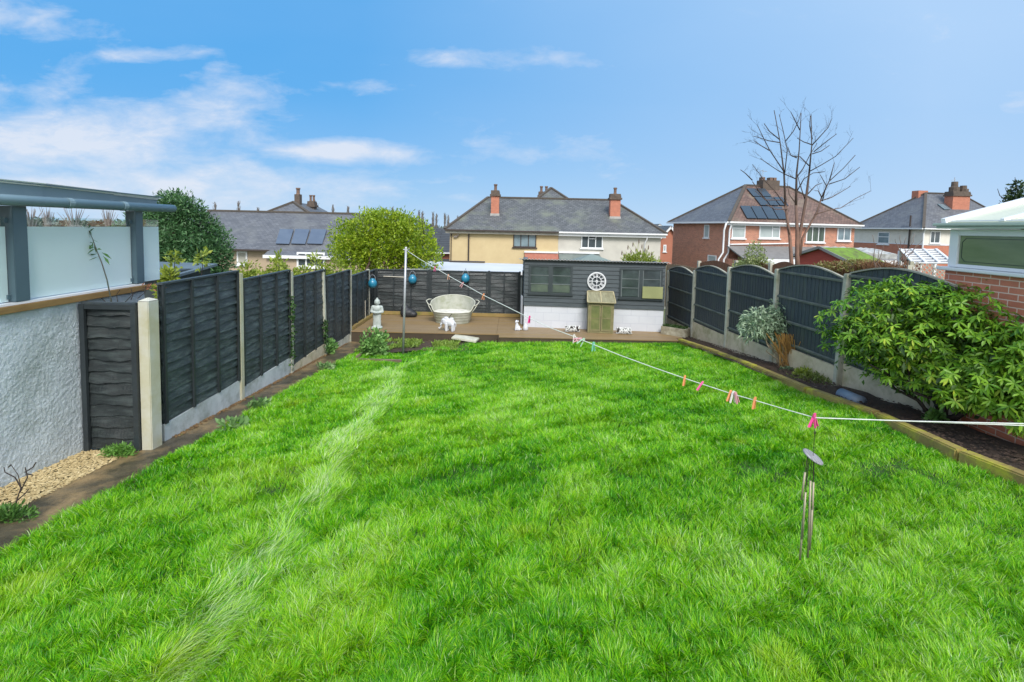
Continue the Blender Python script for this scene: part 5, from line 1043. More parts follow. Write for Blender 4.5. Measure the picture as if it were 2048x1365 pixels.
def peg(c, colr, lab, tilt=0., twist=0., s=1., spread=.018):
    M_ = Matrix.Translation(c) @ Matrix.Rotation(tilt, 4, 'Y') @ Matrix.Rotation(twist, 4, 'Z') @ Matrix.Scale(s, 4)
    t_ = thing('clothes_peg', c, lab, 'clothes peg', 'plastic pegs on the washing line')
    for sg in (-1, 1):
        m = MB(M_); m.hull8([(sg*.001, -.005, .020), (sg*.007, -.005, .020), (sg*.007, .005, .020), (sg*.001, .005, .020), (sg*.003, -.004, .028), (sg*.006, -.004, .028), (sg*.006, .004, .028), (sg*.003, .004, .028)])
        m.hull8([(sg*spread, -.005, -.052), (sg*(spread-.006), -.005, -.052), (sg*(spread-.006), .005, -.052), (sg*spread, .005, -.052), (sg*.001, -.005, .020), (sg*.007, -.005, .020), (sg*.007, .005, .020), (sg*.001, .005, .020)] if False else
                [(sg*(spread-.007), -.005, -.052), (sg*spread, -.005, -.052), (sg*spread, .005, -.052), (sg*(spread-.007), .005, -.052), (sg*.001, -.006, .020), (sg*.008, -.006, .020), (sg*.008, .006, .020), (sg*.001, .006, .020)])
        m.build('half', PC[colr], t_)
    m = MB(M_); m.tube([(-.010, 0, .001), (.010, 0, .001)], .004, 8); m.build('spring', M_zincp, t_)
def onl(px):
    for i in range(len(kn)-1):
        if kn[i][0] <= px <= kn[i+1][0]: u = (px-kn[i][0])/(kn[i+1][0]-kn[i][0]); return lp[i].lerp(lp[i+1], u)
for px, c_, lab, ti, tw in ((870, 'pink', 'pink peg nearest the pole on the washing line', .1, .6), (897, 'peach', 'peach peg second from the pole, in front of the back fence', 0, .2), (925, 'palepink', 'pale pink peg under the right blue lantern', .5, 0), (967, 'orange', 'orange peg alone on the line above the zinc tub', .15, .1),
    (1059, 'mag', 'magenta peg in front of the left end of the white block base', .1, .9), (1149, 'white', 'white peg in front of the deck between the basket and the greenhouse', -.2, .1), (1158, 'palepink', 'pale pink peg tipped sideways next to the white peg', 1.3, .2), (1165, 'paleg', 'pale green splayed peg beside the tipped pink peg', .7, .1), (1187, 'green', 'mint green peg hanging over the far edge of the lawn', 0, .5),
    (1369, 'orange', 'orange peg left of the small pink peg over the lawn', .1, .9), (1402, 'pink', 'small pink peg tilted right over the lawn', .55, .9), (1460, 'orange', 'orange peg in the bunch of three over the lawn', .25, .7), (1466, 'white', 'white peg in the middle of the bunch of three', .05, .5), (1472, 'palepink', 'pale pink peg on the right of the bunch of three', -.3, .7), (1509, 'orange', 'orange peg just right of the bunch of three', .1, .7),
    (1626, 'mag', 'magenta peg holding the wind chime to the line', .35, .8), (1629, 'pink', 'pink peg crossed over the magenta peg above the wind chime', -.25, .6)):
    Yp = yl_(px); s = 1.0 if px < 1300 else .9
    peg(onl(px)+Vector((0, -.004, -.004)), c_, lab, ti, tw, s*(1.35 if px in (1626,) else 1.2), spread=.026 if c_ in ('paleg', 'white') else .017)
# wind chime
wc = thing('wind_chime', e_-Vector((0, 0, .8)), 'grey wind chime with a tilted disc and long metal tubes hanging from the washing line', 'wind chime')
Yc = e_.y; dc = at(1626, 914, Yc); hk = at(1630, 866, Yc); m = MB(); m.tube([e_-Vector((0, 0, .03)), hk, dc], .0016, 5)
m.tube([hk+Vector((.006*math.cos(a), 0, .008*math.sin(a))) for a in np.linspace(0, 5.5, 10)], .002, 5); m.build('hanging_wire', M_twig, wc)
DM = Matrix.Translation(dc) @ Matrix.Rotation(R(27), 4, 'Y') @ Matrix.Rotation(R(14), 4, 'X')
MB(DM).lathe((0, 0, 0), [(.001, -.006), (.062, -.006), (.066, 0), (.062, .006), (.001, .006)], 32, cap=False).build('disc', mat('streaked_grey_wood', (.34, .35, .38), (.12, .125, .14), sc=30, rough=.8, stretch=(3, .5, 1)), wc)
M_tubes = mat('dull_brass', (.34, .31, .22), (.24, .22, .16), sc=10, rough=.45, metal=.2)
for (ox, xt, yt, yb) in ((-.05, 1610, 945, 1000), (-.045, 1611, 985, 1078), (-.005, 1621, 962, 1115), (.02, 1627, 965, 1070), (.012, 1624, 1020, 1100), (-.03, 1606, 1040, 1120)):
    a, b = at(xt, yt, Yc-.01+ox*.4), at(xt-5+ox*40, yb, Yc-.01+ox*.4); MB().tube([a, b], .0062, 10).build('chime_tube', M_tubes, wc, smooth=True)
    top = DM @ Vector((ox, ox*.5, -.006)); MB().tube([top, a], .002, 4).build('string', M_twig, wc)
# ------------------------------------------------------------------ trees and shrubs
def stems(par, base, tops_, r0, r1, mat_, name='stem', wob=.05, n=7):
    m = MB()
    for t in tops_:
        t = Vector(t); pts_ = [Vector(base).lerp(t, i/n)+Vector((random.gauss(0, wob), random.gauss(0, wob), 0))*math.sin(math.pi*i/n) for i in range(n+1)]; m.tube(pts_, [r0+(r1-r0)*i/n for i in range(n+1)], 6)
    return m.build(name, mat_, par, smooth=True)
# rhododendron
rh = thing('rhododendron', atg(1890, 850), 'large glossy green rhododendron bush filling the right border', 'shrub')
RB = [(4.95, 6.85, 1.50, .55, .6, .50), (5.25, 6.4, 1.60, .74, .65, .52), (5.55, 5.9, 1.50, .70, .65, .55), (5.40, 5.35, 1.25, .45, .50, .48), (5.30, 5.0, 1.05, .42, .45, .38), (5.15, 5.5, 1.0, .42, .4, .33), (5.5, 5.1, 1.45, .35, .4, .3), (5.3, 5.75, .98, .45, .4, .32), (5.1, 6.4, 1.3, .72, .55, .42), (5.45, 6.1, 1.62, .5, .5, .40), (4.80, 6.7, 1.25, .42, .5, .40), (5.35, 5.85, 1.15, .50, .45, .36), (5.45, 5.75, 1.3, .45, .4, .4), (5.02, 6.2, .98, .34, .32, .24)]
def rosettes(blobs_, n, L_, W_, nl, mat_, par, dn=.35, name='foliage', shell=.75):
    P_, d_ = blob_pts(blobs_, n, shell, .25, .5); P_ = P_[P_[:, 2] > .72]; n = len(P_); d_ = unit(P_-np.array([5.25, 6.1, 1.1]))*.6
    ax = unit(d_+np.array([0, -.15, .75])+rng.normal(size=(n, 3))*.25); VV = []
    for k in range(nl):
        a = 2*math.pi*(k+rng.random(n)*.5)/nl; t1 = unit(np.cross(ax, np.array([.3, .2, 1.]))); t2 = np.cross(ax, t1); rad = t1*np.cos(a)[:, None]+t2*np.sin(a)[:, None]
        el = dn*rng.normal(size=n)*1.4+.15; D = unit(rad+ax*(el)[:, None]-np.array([0, 0, .35])); Ln = (L_*(.7+.5*rng.random(n)))[:, None]; Wd = Ln*W_
        S = unit(np.cross(D, ax)); B_ = P_; q1 = B_+D*Ln*.3-np.array([0, 0, .0]); q2 = B_+D*Ln*.7-np.array([0, 0, 1])*Ln*.05; tp_ = B_+D*Ln-np.array([0, 0, 1])*Ln*.16
        up_ = ax*Wd*.12
        VV.append(np.stack([B_, q1+S*Wd*.42+up_, q2+S*Wd*.5+up_, tp_, q2-S*Wd*.5+up_, q1-S*Wd*.42+up_, q2], 1))
    V_ = np.stack(VV, 1).reshape(-1, 3); m_ = len(V_)//7; i = np.arange(m_)[:, None]*7
    F_ = np.concatenate([i+np.array([[0, 1, 6]]), i+np.array([[1, 2, 6]]), i+np.array([[2, 3, 6]]), i+np.array([[3, 4, 6]]), i+np.array([[4, 5, 6]]), i+np.array([[5, 0, 6]])])
    return mesh_np(name, V_, F_, mat_, par)
M_rh = leafmat('rhododendron_leaf', (.05, .18, .012), (.22, .42, .03), (.48, .58, .06), rough=.42, trans=.22, spec=.35)
rosettes(RB, 3000, .094, .27, 8, M_rh, rh)
bs_ = atg(1890, 850); stems(rh, bs_, [(4.5, 6.6, 1.4), (4.9, 6.4, 1.7), (5.3, 6.1, 1.8), (5.6, 5.6, 1.6), (5.9, 5.5, 1.4), (4.6, 6.3, 1.0), (5.2, 5.4, 1.2), (5.0, 6.7, 1.5), (4.8, 6.0, 1.1)], .028, .010, M_twig, 'branches', .09)
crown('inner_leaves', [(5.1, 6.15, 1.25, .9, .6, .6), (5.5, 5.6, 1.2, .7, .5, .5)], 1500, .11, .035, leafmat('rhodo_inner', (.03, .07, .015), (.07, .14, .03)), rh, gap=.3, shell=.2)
# silvery shrub and dry stalks in the right border
c = atg(1562, 742); c.z += .05; sb = thing('silver_shrub', c, 'grey green buddleia shrub with pale stems against the charcoal fence', 'shrub')
k_ = [at(1520, 638, 9.6), at(1570, 622, 9.7), at(1592, 632, 9.75), at(1545, 655, 9.6), at(1510, 655, 9.6), at(1560, 640, 9.6)]
crown('foliage', [(q.x, q.y, q.z, .30, .28, .24) for q in k_], 2600, .11, .028, leafmat('silver_leaf', (.16, .26, .15), (.38, .50, .34), (.58, .66, .52), trans=.2), sb, up=-.1, gap=.3, shell=.3, droop=.25)
stems(sb, c, [q+Vector((random.uniform(-.1, .1), 0, .05)) for q in k_]+[at(1600, 735, 9.3), at(1535, 690, 9.3), at(1580, 610, 9.5)], .016, .006, mat('pale_stem', (.45, .40, .30), (.26, .2, .13), rough=.8), 'branches', .04)
c = atg(1582, 744); c.z += .06; ds = thing('dry_stalks', c, 'clump of dry golden brown cut stalks in front of the silvery shrub', 'plant'); m = MB()
for k in range(230):
    b0 = c+Vector((random.gauss(0, .07), random.gauss(0, .06), -.05)); t = c+Vector((random.gauss(-.02, .15), random.gauss(-.05, .10), random.uniform(.45, .70))); m.tube([b0, b0.lerp(t, .5)+Vector((random.gauss(0, .01), 0, 0)), t], [.010, .008, .007], 4)
m.build('stalks', leafmat('dry_stalk', (.20, .11, .04), (.55, .32, .09), (.65, .46, .18), rough=.8, trans=0), ds)
def tuft(name, px, py, label, cat, n, Ln, Wd, mat_, sx=.18, sy=.15, h=.25, dz=.05, kind=None, Y=None):
    c = atg(px, py); c.z += dz
    if Y: c = at(px, py, Y)
    o = crown(name, [(c.x, c.y, c.z+h*.45, sx, sy, h*.6)], n, Ln, Wd, mat_, None, up=.5, gap=.3, shell=.2); return tag(o, label, cat, kind=kind)
M_yg = leafmat('yellow_green_leaf', (.16, .24, .03), (.34, .42, .06), (.48, .50, .10)); M_mid = leafmat('mid_green_leaf', (.05, .14, .03), (.12, .26, .05), (.22, .36, .10)); M_grey = leafmat('grey_green_leaf', (.10, .17, .10), (.20, .30, .17))
tuft('border_plant', 1516, 716, 'small dark leafy plant in the border left of the dry stalks', 'plant', 300, .06, .025, M_mid, .16, .14, .22)
tuft('border_plant', 1610, 722, 'low grey green plant at the fence foot right of the dry stalks', 'plant', 250, .07, .03, M_grey, .12, .12, .40)
tuft('border_plant', 1575, 750, 'pale low weed at the foot of the dry stalks', 'plant', 160, .05, .03, M_grey, .16, .1, .08)
tuft('border_plant', 1605, 762, 'yellow green low weed in the border opposite the lone orange peg', 'plant', 260, .06, .03, M_yg, .14, .12, .16)
tuft('border_plant', 1724, 752, 'bright yellow green fern at the left edge of the rhododendron', 'fern', 420, .11, .03, leafmat('fern', (.22, .34, .03), (.42, .52, .06), (.6, .6, .1)), .20, .2, .42)
tuft('border_plant', 1865, 858, 'leafy green seedling on the soil under the rhododendron', 'plant', 90, .09, .05, M_mid, .10, .08, .14)
tuft('border_plant', 1640, 770, 'spreading low green groundcover left of the blue grey pipe', 'groundcover', 900, .05, .02, leafmat('gc', (.10, .16, .03), (.24, .30, .07)), .42, .35, .10, kind='stuff')
tuft('border_weeds', 1420, 690, 'mossy weeds along the far end of the border', 'weeds', 500, .04, .02, leafmat('gc2', (.10, .15, .03), (.2, .24, .05)), .25, .7, .06, kind='stuff')
# left side plants
tuft('mallow_plant', 748, 712, 'leafy green mallow plant standing in front of the stone statue', 'plant', 620, .10, .065, M_mallow, .30, .24, .58, .0)
tuft('mallow_plant', 660, 708, 'small leafy plant at the foot of the left fence by the leaning post', 'plant', 260, .08, .05, M_mallow, .15, .14, .26)
tuft('fern_plant', 238, 914, 'bright green feathery weed at the foot of the first concrete post', 'weed', 700, .05, .014, leafmat('feather', (.10, .26, .04), (.20, .40, .08)), .17, .08, .12, .0)
tuft('seedling', 20, 1040, 'low green seedlings by the pebbles at the left edge', 'weed', 500, .05, .018, M_mid, .22, .10, .10, .0)
for i_, (px, py, lab) in enumerate(((468, 862, 'broad leaved dock at the lawn edge nearest the first fence panel'), (515, 822, 'broad leaved dock at the lawn edge halfway along the path'), (655, 742, 'broad leaved dock at the lawn edge near the end of the path'))):
    tuft('dock_plant', px, py, lab, 'weed', 60, .10, .07, leafmat('dock', (.12, .26, .08), (.26, .42, .16), (.4, .55, .3)), .16, .14, .09, .03)
# weeds over the bare soil patch
n = 5200; X = rng.uniform(-3.6, -1.3, n); Y = rng.uniform(11.4, 13.1, n); ok = (vnoise(X, Y, .45, 9) > .42) & (X < -1.4+ (Y-11.4)*.3); X, Y = X[ok], Y[ok]
P_ = np.stack([X, Y, np.array([gz(a, b) for a, b in zip(X, Y)])+.04+.03*rng.random(len(X))], 1); v, f = leaf_geo(P_, np.array([0, 0, .7])+jit(len(X), .7), .05+.05*rng.random(len(X)), .03)
tag(mesh_np('weeds', v, f, leafmat('patch_weed', (.12, .22, .03), (.26, .38, .06), (.38, .46, .12))), 'low weeds over the soil patch around the washing line pole', 'weeds', kind='stuff')
# ivy on two of the left posts
for y, lab in ((9.42, 'ivy climbing the third concrete post of the left fence'), (11.32, 'ivy climbing the leaning concrete post of the left fence')):
    n = 170; z = np.sort(rng.random(n))**.8*(1.45 if y < 10 else .8)+gz(-4.2, y)+.05; t = (z-z.min())/1.6; P_ = np.stack([FX(y)+.06+jit(n, .012)[:, 0], y-.05-(t*.14 if y > 10 else 0)+jit(n, .045)[:, 1], z], 1); v, f = leaf_geo(P_, np.array([.5, -.6, .1])+jit(n, .6), .045+.03*rng.random(n), .045)
    tag(mesh_np('ivy', v, f, leafmat('ivy', (.03, .09, .02), (.10, .20, .06), (.22, .32, .14))), lab, 'ivy')
# sapling by the gap panel, dead twigs on the pebbles
b0 = at(224, 612, 5.75); tp_ = at(176, 462, 5.7); sp2 = thing('sapling', b0, 'thin bare stemmed sapling with a leafy tip in front of the frosted glass', 'plant')
sp_pts = [at(x, y, 5.74) for x, y in ((226, 640), (222, 600), (214, 560), (203, 525), (192, 498), (186, 480), (176, 458))]; MB().tube(sp_pts, [.009, .008, .007, .006, .005, .004, .003], 6).build('stem', mat('sapling_stem', (.05, .07, .05), (.06, .05, .04), rough=.7), sp2, smooth=True)
Pn, Dn = [], []
for (x, y, dx, dy) in ((180, 470, -12, -8), (178, 466, 10, -10), (182, 474, -16, 0), (184, 478, 12, 5), (186, 486, -18, -2), (188, 490, -14, 6), (190, 494, -20, 6), (191, 497, -16, 10), (188, 488, 4, 16), (192, 500, 10, -2), (187, 482, -2, 14), (195, 508, -22, 2), (198, 513, -20, 6), (203, 505, 18, 10), (206, 512, 12, 14), (184, 472, -6, -12), (176, 458, 4, -10), (177, 460, -10, -6)):
    a = at(x, y, 5.74); b = at(x+dx, y+dy, 5.74-random.uniform(-.05, .05)); Pn.append(a[:]); Dn.append((b-a)[:])
v, f = leaf_geo(np.array(Pn), np.array(Dn), np.linalg.norm(np.array(Dn), axis=1)*1.15, .026, droop=.1); mesh_np('leaves', v, f, leafmat('sapling_leaf', (.04, .12, .03), (.12, .26, .08), rough=.4), sp2)
m = MB()
for s in (((220, 612), (195, 590), (170, 574)), ((262, 600), (268, 585), (285, 580), (300, 575)), ((235, 605), (233, 590), (240, 580)), ((250, 605), (265, 590), (262, 578)), ((275, 598), (290, 585), (292, 572))): m.tube([at(x, y, 5.8) for x, y in s], .004, 5)
tag(m.build('bare_twigs', M_twig), 'bare thorny twigs rising behind the narrow fence panel', 'twigs')
n = 26; P_ = np.array([at(290+random.uniform(-8, 36), 578+random.uniform(-9, 3), 5.85)[:] for _ in range(n)]); v, f = leaf_geo(P_, np.array([.8, 0, .5])+jit(n, .3), .05, .014); tag(mesh_np('dry_leaves', v, f, leafmat('rusty', (.30, .12, .07), (.45, .2, .12))), 'rusty dry leaves caught on top of the first fence panel', 'leaves')
m = MB()
for s in (((28, 1032), (34, 1000), (42, 975), (36, 950), (22, 930)), ((42, 975), (30, 955), (10, 945), (8, 935)), ((40, 985), (55, 955), (50, 935)), ((50, 945), (66, 935), (72, 925)), ((22, 930), (16, 935)), ((52, 948), (64, 950)), ((36, 1000), (50, 988), (58, 978))): m.tube([at(x, y, 4.15) for x, y in s], [.006-.0009*i for i in range(len(s))], 5)
tag(m.build('dead_plant', M_twig), 'dead branching twig plant standing in the pebbles at the left edge', 'plant')
# round yellow green tree
tb = at(735, 545, 18.5); tb.z = gz(tb.x, 18.5); rt = thing('bush_tree', tb, 'dense rounded yellow green tree behind the back fence', 'tree')
TB = [(px, py, r) for px, py, r in ((705, 482, 46), (745, 472, 52), (790, 478, 56), (830, 485, 45), (850, 512, 34), (770, 510, 56), (720, 505, 46), (810, 525, 40), (690, 505, 34), (760, 452, 32), (800, 455, 30), (730, 452, 28))]
TBb = [(*at(px, py, 19.2+random.uniform(-.5, .8)), r*.0192, r*.0192, r*.0192) for px, py, r in TB]
crown('crown', TBb, 21000, .13, .055, leafmat('bush_leaf', (.13, .25, .012), (.36, .48, .025), (.60, .62, .07), trans=.35), rt, up=.3, gap=.85, gs=.40, shell=.6)
stems(rt, tb, [at(700, 500, 19), at(740, 480, 19), at(790, 480, 19.4), at(830, 500, 19.2), at(770, 520, 19)], .09, .03, M_bark, 'trunk', .08)
m = MB()
for k in range(26): px = random.uniform(690, 850); a = at(px, 440+abs(px-775)*.12, 19.3); m.tube([a-Vector((0, 0, .8)), a+Vector((random.gauss(0, .04), 0, random.uniform(.05, .3)))], [.01, .005], 4)
m.build('twigs', M_twig, rt)
# conifer at the left
cb = at(365, 545, 13.); cb.z = gz(cb.x, 13); cf = thing('conifer', cb, 'dark green conifer rising behind the veranda and the left fence', 'tree')
CB = [(*at(px, py, Y), r*.0132, r*.0132, r*.0150) for px, py, r, Y in ((352, 440, 46, 13), (330, 430, 40, 13.2), (372, 425, 30, 12.8), (392, 462, 44, 13), (340, 480, 56, 13), (300, 470, 50, 13.3), (415, 495, 46, 13), (370, 505, 56, 12.8), (430, 520, 36, 12.9), (320, 520, 50, 13), (395, 525, 46, 12.6), (345, 408, 22, 13), (270, 480, 40, 13.4))]
crown('crown', CB, 30000, .10, .032, leafmat('conifer_leaf', (.025, .085, .028), (.08, .19, .065), (.16, .30, .12), trans=.15), cf, up=.1, gap=.6, gs=.35, shell=.5)
stems(cf, cb, [at(350, 420, 13), at(380, 470, 13)], .12, .04, M_bark, 'trunk', .05)
m = MB()
for k in range(16): px = random.uniform(275, 400); a = at(px, 412+abs(px-340)*.35, 13); m.tube([a-Vector((0, 0, .7)), a+Vector((random.gauss(0, .04), 0, random.uniform(.05, .28)))], [.006, .004], 4)
m.build('twigs', M_twig, cf)
# shrubs behind the left fence
for (px, py, Y, s, lab) in ((505, 548, 11.6, .48, 'yellow green shrub behind the second panel of the left fence'), (560, 545, 12.4, .5, 'yellow green shrub in front of the buff house extension corner'), (612, 552, 13.2, .40, 'low yellow green shrub below the white three pane window'), (655, 548, 14.0, .5, 'yellow green shrub between the window and the round tree'), (705, 556, 15.5, .45, 'small yellow green shrub at the foot of the round tree'), (345, 560, 9., .30, 'light green sprigs above the first panel of the left fence')):
    c = at(px, py, Y); o = thing('shrub', c-Vector((0, 0, .9)), lab, 'shrub', 'shrubs beyond the left fence'); crown('foliage', [(c.x, c.y, c.z-.25, s, s*.6, s*.72), (c.x+s*.5, c.y, c.z-.30, s*.7, s*.5, s*.6), (c.x-s*.2, c.y, c.z+.05, s*.4, s*.4, s*.5)], 1500, .09, .045, M_yg, o, up=.5, gap=.5)
    stems(o, c-Vector((0, 0, 1.3)), [c+Vector((random.uniform(-.4, .4), 0, .05)) for _ in range(5)], .012, .005, M_twig)
for (px, py0, py1, Y, lab) in ((346, 545, 508, 9.2, 'upright yellow leafed sprig above the blue grey shed roof, left one'), (402, 545, 505, 9.2, 'upright yellow leafed sprig above the blue grey shed roof, right one'), (555, 550, 515, 10.5, 'thin leafy stem in front of the buff wall left of the window'), (628, 552, 512, 11.5, 'thin leafy stem crossing the white three pane window'), (672, 550, 522, 12.5, 'thin leafy stem below the right edge of the window')):
    a, b = at(px, py0+15, Y), at(px+2, py1, Y); o = thing('leafy_stem', a, lab, 'plant'); MB().tube([a, a.lerp(b, .5)+Vector((.02, 0, 0)), b], [.008, .006, .004], 5).build('stem', M_twig, o)
    crown('leaves', [(b.x, b.y, b.z-.12, .12, .1, .2)], 70, .10, .045, M_yg, o, up=.4, shell=.2, gap=.1)
# buddleia behind the shed
c = at(1280, 535, 18.5); o = thing('shrub', (c.x, c.y, c.z-1.2), 'spiky yellow green shrub with brown seed heads above the right end of the shed roof', 'shrub')
crown('foliage', [(c.x, c.y, c.z+.15, .60, .35, .42), (c.x+.35, c.y, c.z, .5, .3, .35), (c.x-.3, c.y, c.z+.1, .4, .3, .35)], 2200, .12, .035, M_yg, o, up=.8, gap=.4, shell=.3)
m = MB()
for px, py in ((1250, 508), (1256, 492), (1262, 501), (1266, 486), (1272, 497), (1278, 480), (1284, 490), (1290, 498), (1297, 492), (1303, 506), (1281, 502), (1244, 503)):
    t = at(px, py, 18.5); m.tube([c, c.lerp(t, .6)+Vector((random.gauss(0, .05), 0, 0)), t], [.012, .008, .006], 5); MB().tube([t-Vector((0, 0, .14)), t-Vector((0, 0, .05)), t+Vector((0, 0, .03))], [.014, .02, .006], 6).build('seed_head', mat('seed_head', (.12, .07, .05), rough=.9), o)
m.build('stems', M_yg, o)
# variegated bush on the right
c = at(1508, 525, 14.2); o = thing('shrub', (c.x, c.y, c.z-1.2), 'variegated pale green conical shrub between the charcoal and brown fences', 'shrub')
crown('foliage', [(c.x, c.y, c.z-.1, .52, .4, .30), (c.x, c.y, c.z+.22, .26, .24, .35), (c.x-.25, c.y, c.z-.25, .4, .3, .25), (c.x+.3, c.y, c.z-.25, .35, .3, .25)], 3200, .07, .03, leafmat('variegated', (.14, .22, .06), (.34, .40, .16), (.55, .58, .36)), o, up=.4, gap=.45, shell=.4)
stems(o, c-Vector((0, 0, 1.2)), [c+Vector((random.uniform(-.4, .4), 0, random.uniform(0, .5))) for _ in range(8)], .012, .005, M_bark)
# dry climber on the brown fence
c0 = at(1700, 545, 10.9); dry = thing('dry_climber', (c0.x, c0.y, 0), 'tangled dry brown climber hanging over the brown fence beside the trellis', 'climber'); m = MB()
for k in range(420):
    px = random.uniform(1640, 1815); Y = 12.2-(px-1604)/214*2.6-.12; pyt = 522+abs(px-1730)*.05+random.uniform(-5, 10); a = at(px, pyt+random.uniform(10, 45), Y); b = at(px+random.gauss(0, 12), pyt, Y); m.tube([a, a.lerp(b, .5)+Vector((random.gauss(0, .04), random.gauss(0, .03), .03)), b], [.006, .005, .003], 4)
m.build('stems', leafmat('dry_stem', (.12, .06, .03), (.26, .14, .07), (.42, .30, .18), rough=.9, trans=0), dry)
crown('leaves', [(*at(1670, 535, 11.2), .45, .15, .14), (*at(1720, 532, 10.7), .5, .15, .13), (*at(1640, 540, 11.7), .3, .15, .12)], 1100, .06, .03, leafmat('olive', (.16, .15, .04), (.28, .26, .08)), dry, gap=.3)
# thin bare shrubs against the white house
for (px0, py0, tips, Y, lab) in ((1806, 525, ((1800, 470), (1830, 468), (1812, 475), (1790, 478), (1845, 480), (1838, 490)), 13., 'small bare shrub in front of the white and brick house'), (1756, 560, ((1758, 500), (1745, 470), (1768, 488)), 10., 'single thin pale bare stem above the dry climber')):
    b0 = at(px0, py0, Y); o = thing('bare_shrub', b0, lab, 'shrub'); stems(o, b0, [at(x, y, Y) for x, y in tips], .012, .004, mat('bare_shrub_bark', (.20, .15, .12), (.12, .09, .08), rough=.9), 'branches', .04)
# dark leafy tree at the right edge behind the conservatory roof
b0 = at(2050, 470, 14.); o = thing('tree', (b0.x, b0.y, 0), 'dark sparse leafed tree top behind the conservatory roof at the right edge', 'tree')
stems(o, b0, [at(2030, 355, 14), at(1995, 378, 14), at(2048, 372, 14), at(2060, 350, 14), at(2015, 400, 14), at(2010, 375, 14.2)], .03, .006, M_twig, 'trunk', .05)
crown('crown', [(*at(2030, 400, 14), .26, .25, .3), (*at(2046, 412, 14), .35, .3, .25), (*at(2034, 372, 14), .12, .12, .15)], 900, .10, .05, leafmat('dark_leaf', (.02, .05, .015), (.05, .10, .03)), o, gap=.6, shell=.2)
# big bare tree
OX, OY, SC_ = 1320, 200, 3.79
def zp(x, y, Y): return at(OX+x/SC_, OY+y/SC_, Y)
YT = 17.5; bt = thing('bare_tree', zp(1035, 1290, YT), 'tall bare multi stemmed tree with reddish brown trunk in front of the brick house', 'tree')
trunks = [([(1000, 1330), (995, 1210), (985, 1050), (950, 800), (940, 560), (910, 320), (865, 80)], .085), ([(1045, 1330), (1040, 1180), (1040, 1000), (1030, 800), (1035, 560), (1055, 380), (1070, 100)], .095), ([(1050, 1180), (1055, 1050), (1105, 760), (1130, 560), (1150, 350), (1145, 110)], .075), ([(1060, 1180), (1080, 1050), (1190, 850), (1225, 740), (1280, 620), (1390, 520), (1480, 420)], .05)]
brs = [[(950, 800), (870, 690), (790, 610), (700, 490)], [(940, 545), (830, 380), (770, 260), (740, 195)], [(1140, 540), (1230, 490), (1330, 430), (1465, 290)], [(1035, 590), (1085, 520), (1130, 430), (1190, 330)], [(1170, 870), (1290, 835), (1370, 820), (1480, 750), (1600, 690)], [(1280, 640), (1400, 600), (1515, 510)], [(910, 325), (820, 310), (760, 290), (705, 275)], [(955, 310), (1010, 240), (1050, 160), (1068, 95)],
       [(1152, 345), (1230, 260), (1275, 210), (1300, 150)], [(1155, 410), (1220, 390), (1285, 345)], [(1165, 395), (1270, 310), (1340, 258)], [(930, 760), (800, 760), (720, 690)], [(1225, 765), (1300, 740), (1370, 700), (1445, 655)], [(830, 385), (770, 350), (710, 308)], [(1285, 610), (1305, 540), (1322, 475)], [(905, 300), (830, 240), (790, 180)], [(1030, 600), (960, 570), (900, 540), (810, 480), (760, 445)], [(1040, 800), (980, 720), (965, 640)], [(945, 560), (965, 380), (930, 220), (903, 110)],
       [(1035, 440), (990, 420), (970, 360)], [(1115, 720), (1180, 650), (1230, 630)], [(1225, 740), (1200, 690), (1175, 690)], [(1060, 230), (1020, 150), (990, 90)], [(1130, 500), (1060, 430), (1000, 430)], [(1100, 760), (1060, 640), (1040, 560)], [(965, 830), (870, 830), (800, 790)], [(985, 1030), (960, 930), (960, 850)], [(1080, 1060), (1130, 950), (1200, 860)], [(1150, 340), (1090, 320), (1040, 290)], [(700, 610), (650, 560), (610, 530)], [(800, 760), (700, 620)], [(1040, 690), (1090, 600), (1160, 555), (1250, 545)], [(1230, 770), (1260, 650), (1215, 570)], [(1155, 300), (1135, 200), (1140, 120)]]
mt_ = MB(); mb_ = MB(); mtw = mb_
def zoff(): return random.uniform(-.6, .6)
for pts_, r_ in trunks:
    yo = zoff()*.3; n_ = len(pts_); W3 = [zp(x, y, YT+yo*i/n_) for i, (x, y) in enumerate(pts_)]; rs = [max(.012, r_*(1-i/(n_-.6))**1.0*.9) for i in range(n_)]; mt_.tube(W3[:4], rs[:4], 9); mb_.tube(W3[3:], rs[3:], 7)
def sub(mb, p0, d, ln, r, dep):
    p1 = p0+d*ln; mb.tube([p0, p0.lerp(p1, .5)+Vector((random.gauss(0, .02), random.gauss(0, .02), 0)), p1], [r, r*.8, r*.5], 4)
    if dep: 
        for _ in range(2): sub(mb, p0.lerp(p1, random.uniform(.4, .9)), (d+Vector((random.gauss(0, .5), random.gauss(0, .5), random.gauss(.2, .3)))).normalized(), ln*.6, r*.6, dep-1)
for pts_ in brs:
    yo = zoff(); n_ = len(pts_); W3 = [zp(x, y, YT+yo*i/n_) for i, (x, y) in enumerate(pts_)]; rs = [.016*(1-i/(n_+.4))+.0035 for i in range(n_)]; mb_.tube(W3, rs, 6)
    for i in range(n_-1):
        for _ in range(random.choice((1, 1, 2))): sub(mtw, W3[i].lerp(W3[i+1], random.random()), ((W3[i+1]-W3[i]).normalized()+Vector((random.gauss(0, .6), random.gauss(0, .6), random.gauss(.3, .3)))).normalized(), random.uniform(.25, .6), .0045, 2)
M_btr = mat('reddish_bark', (.25, .145, .105), (.17, .105, .08), sc=6, rough=.85, bump=.4)
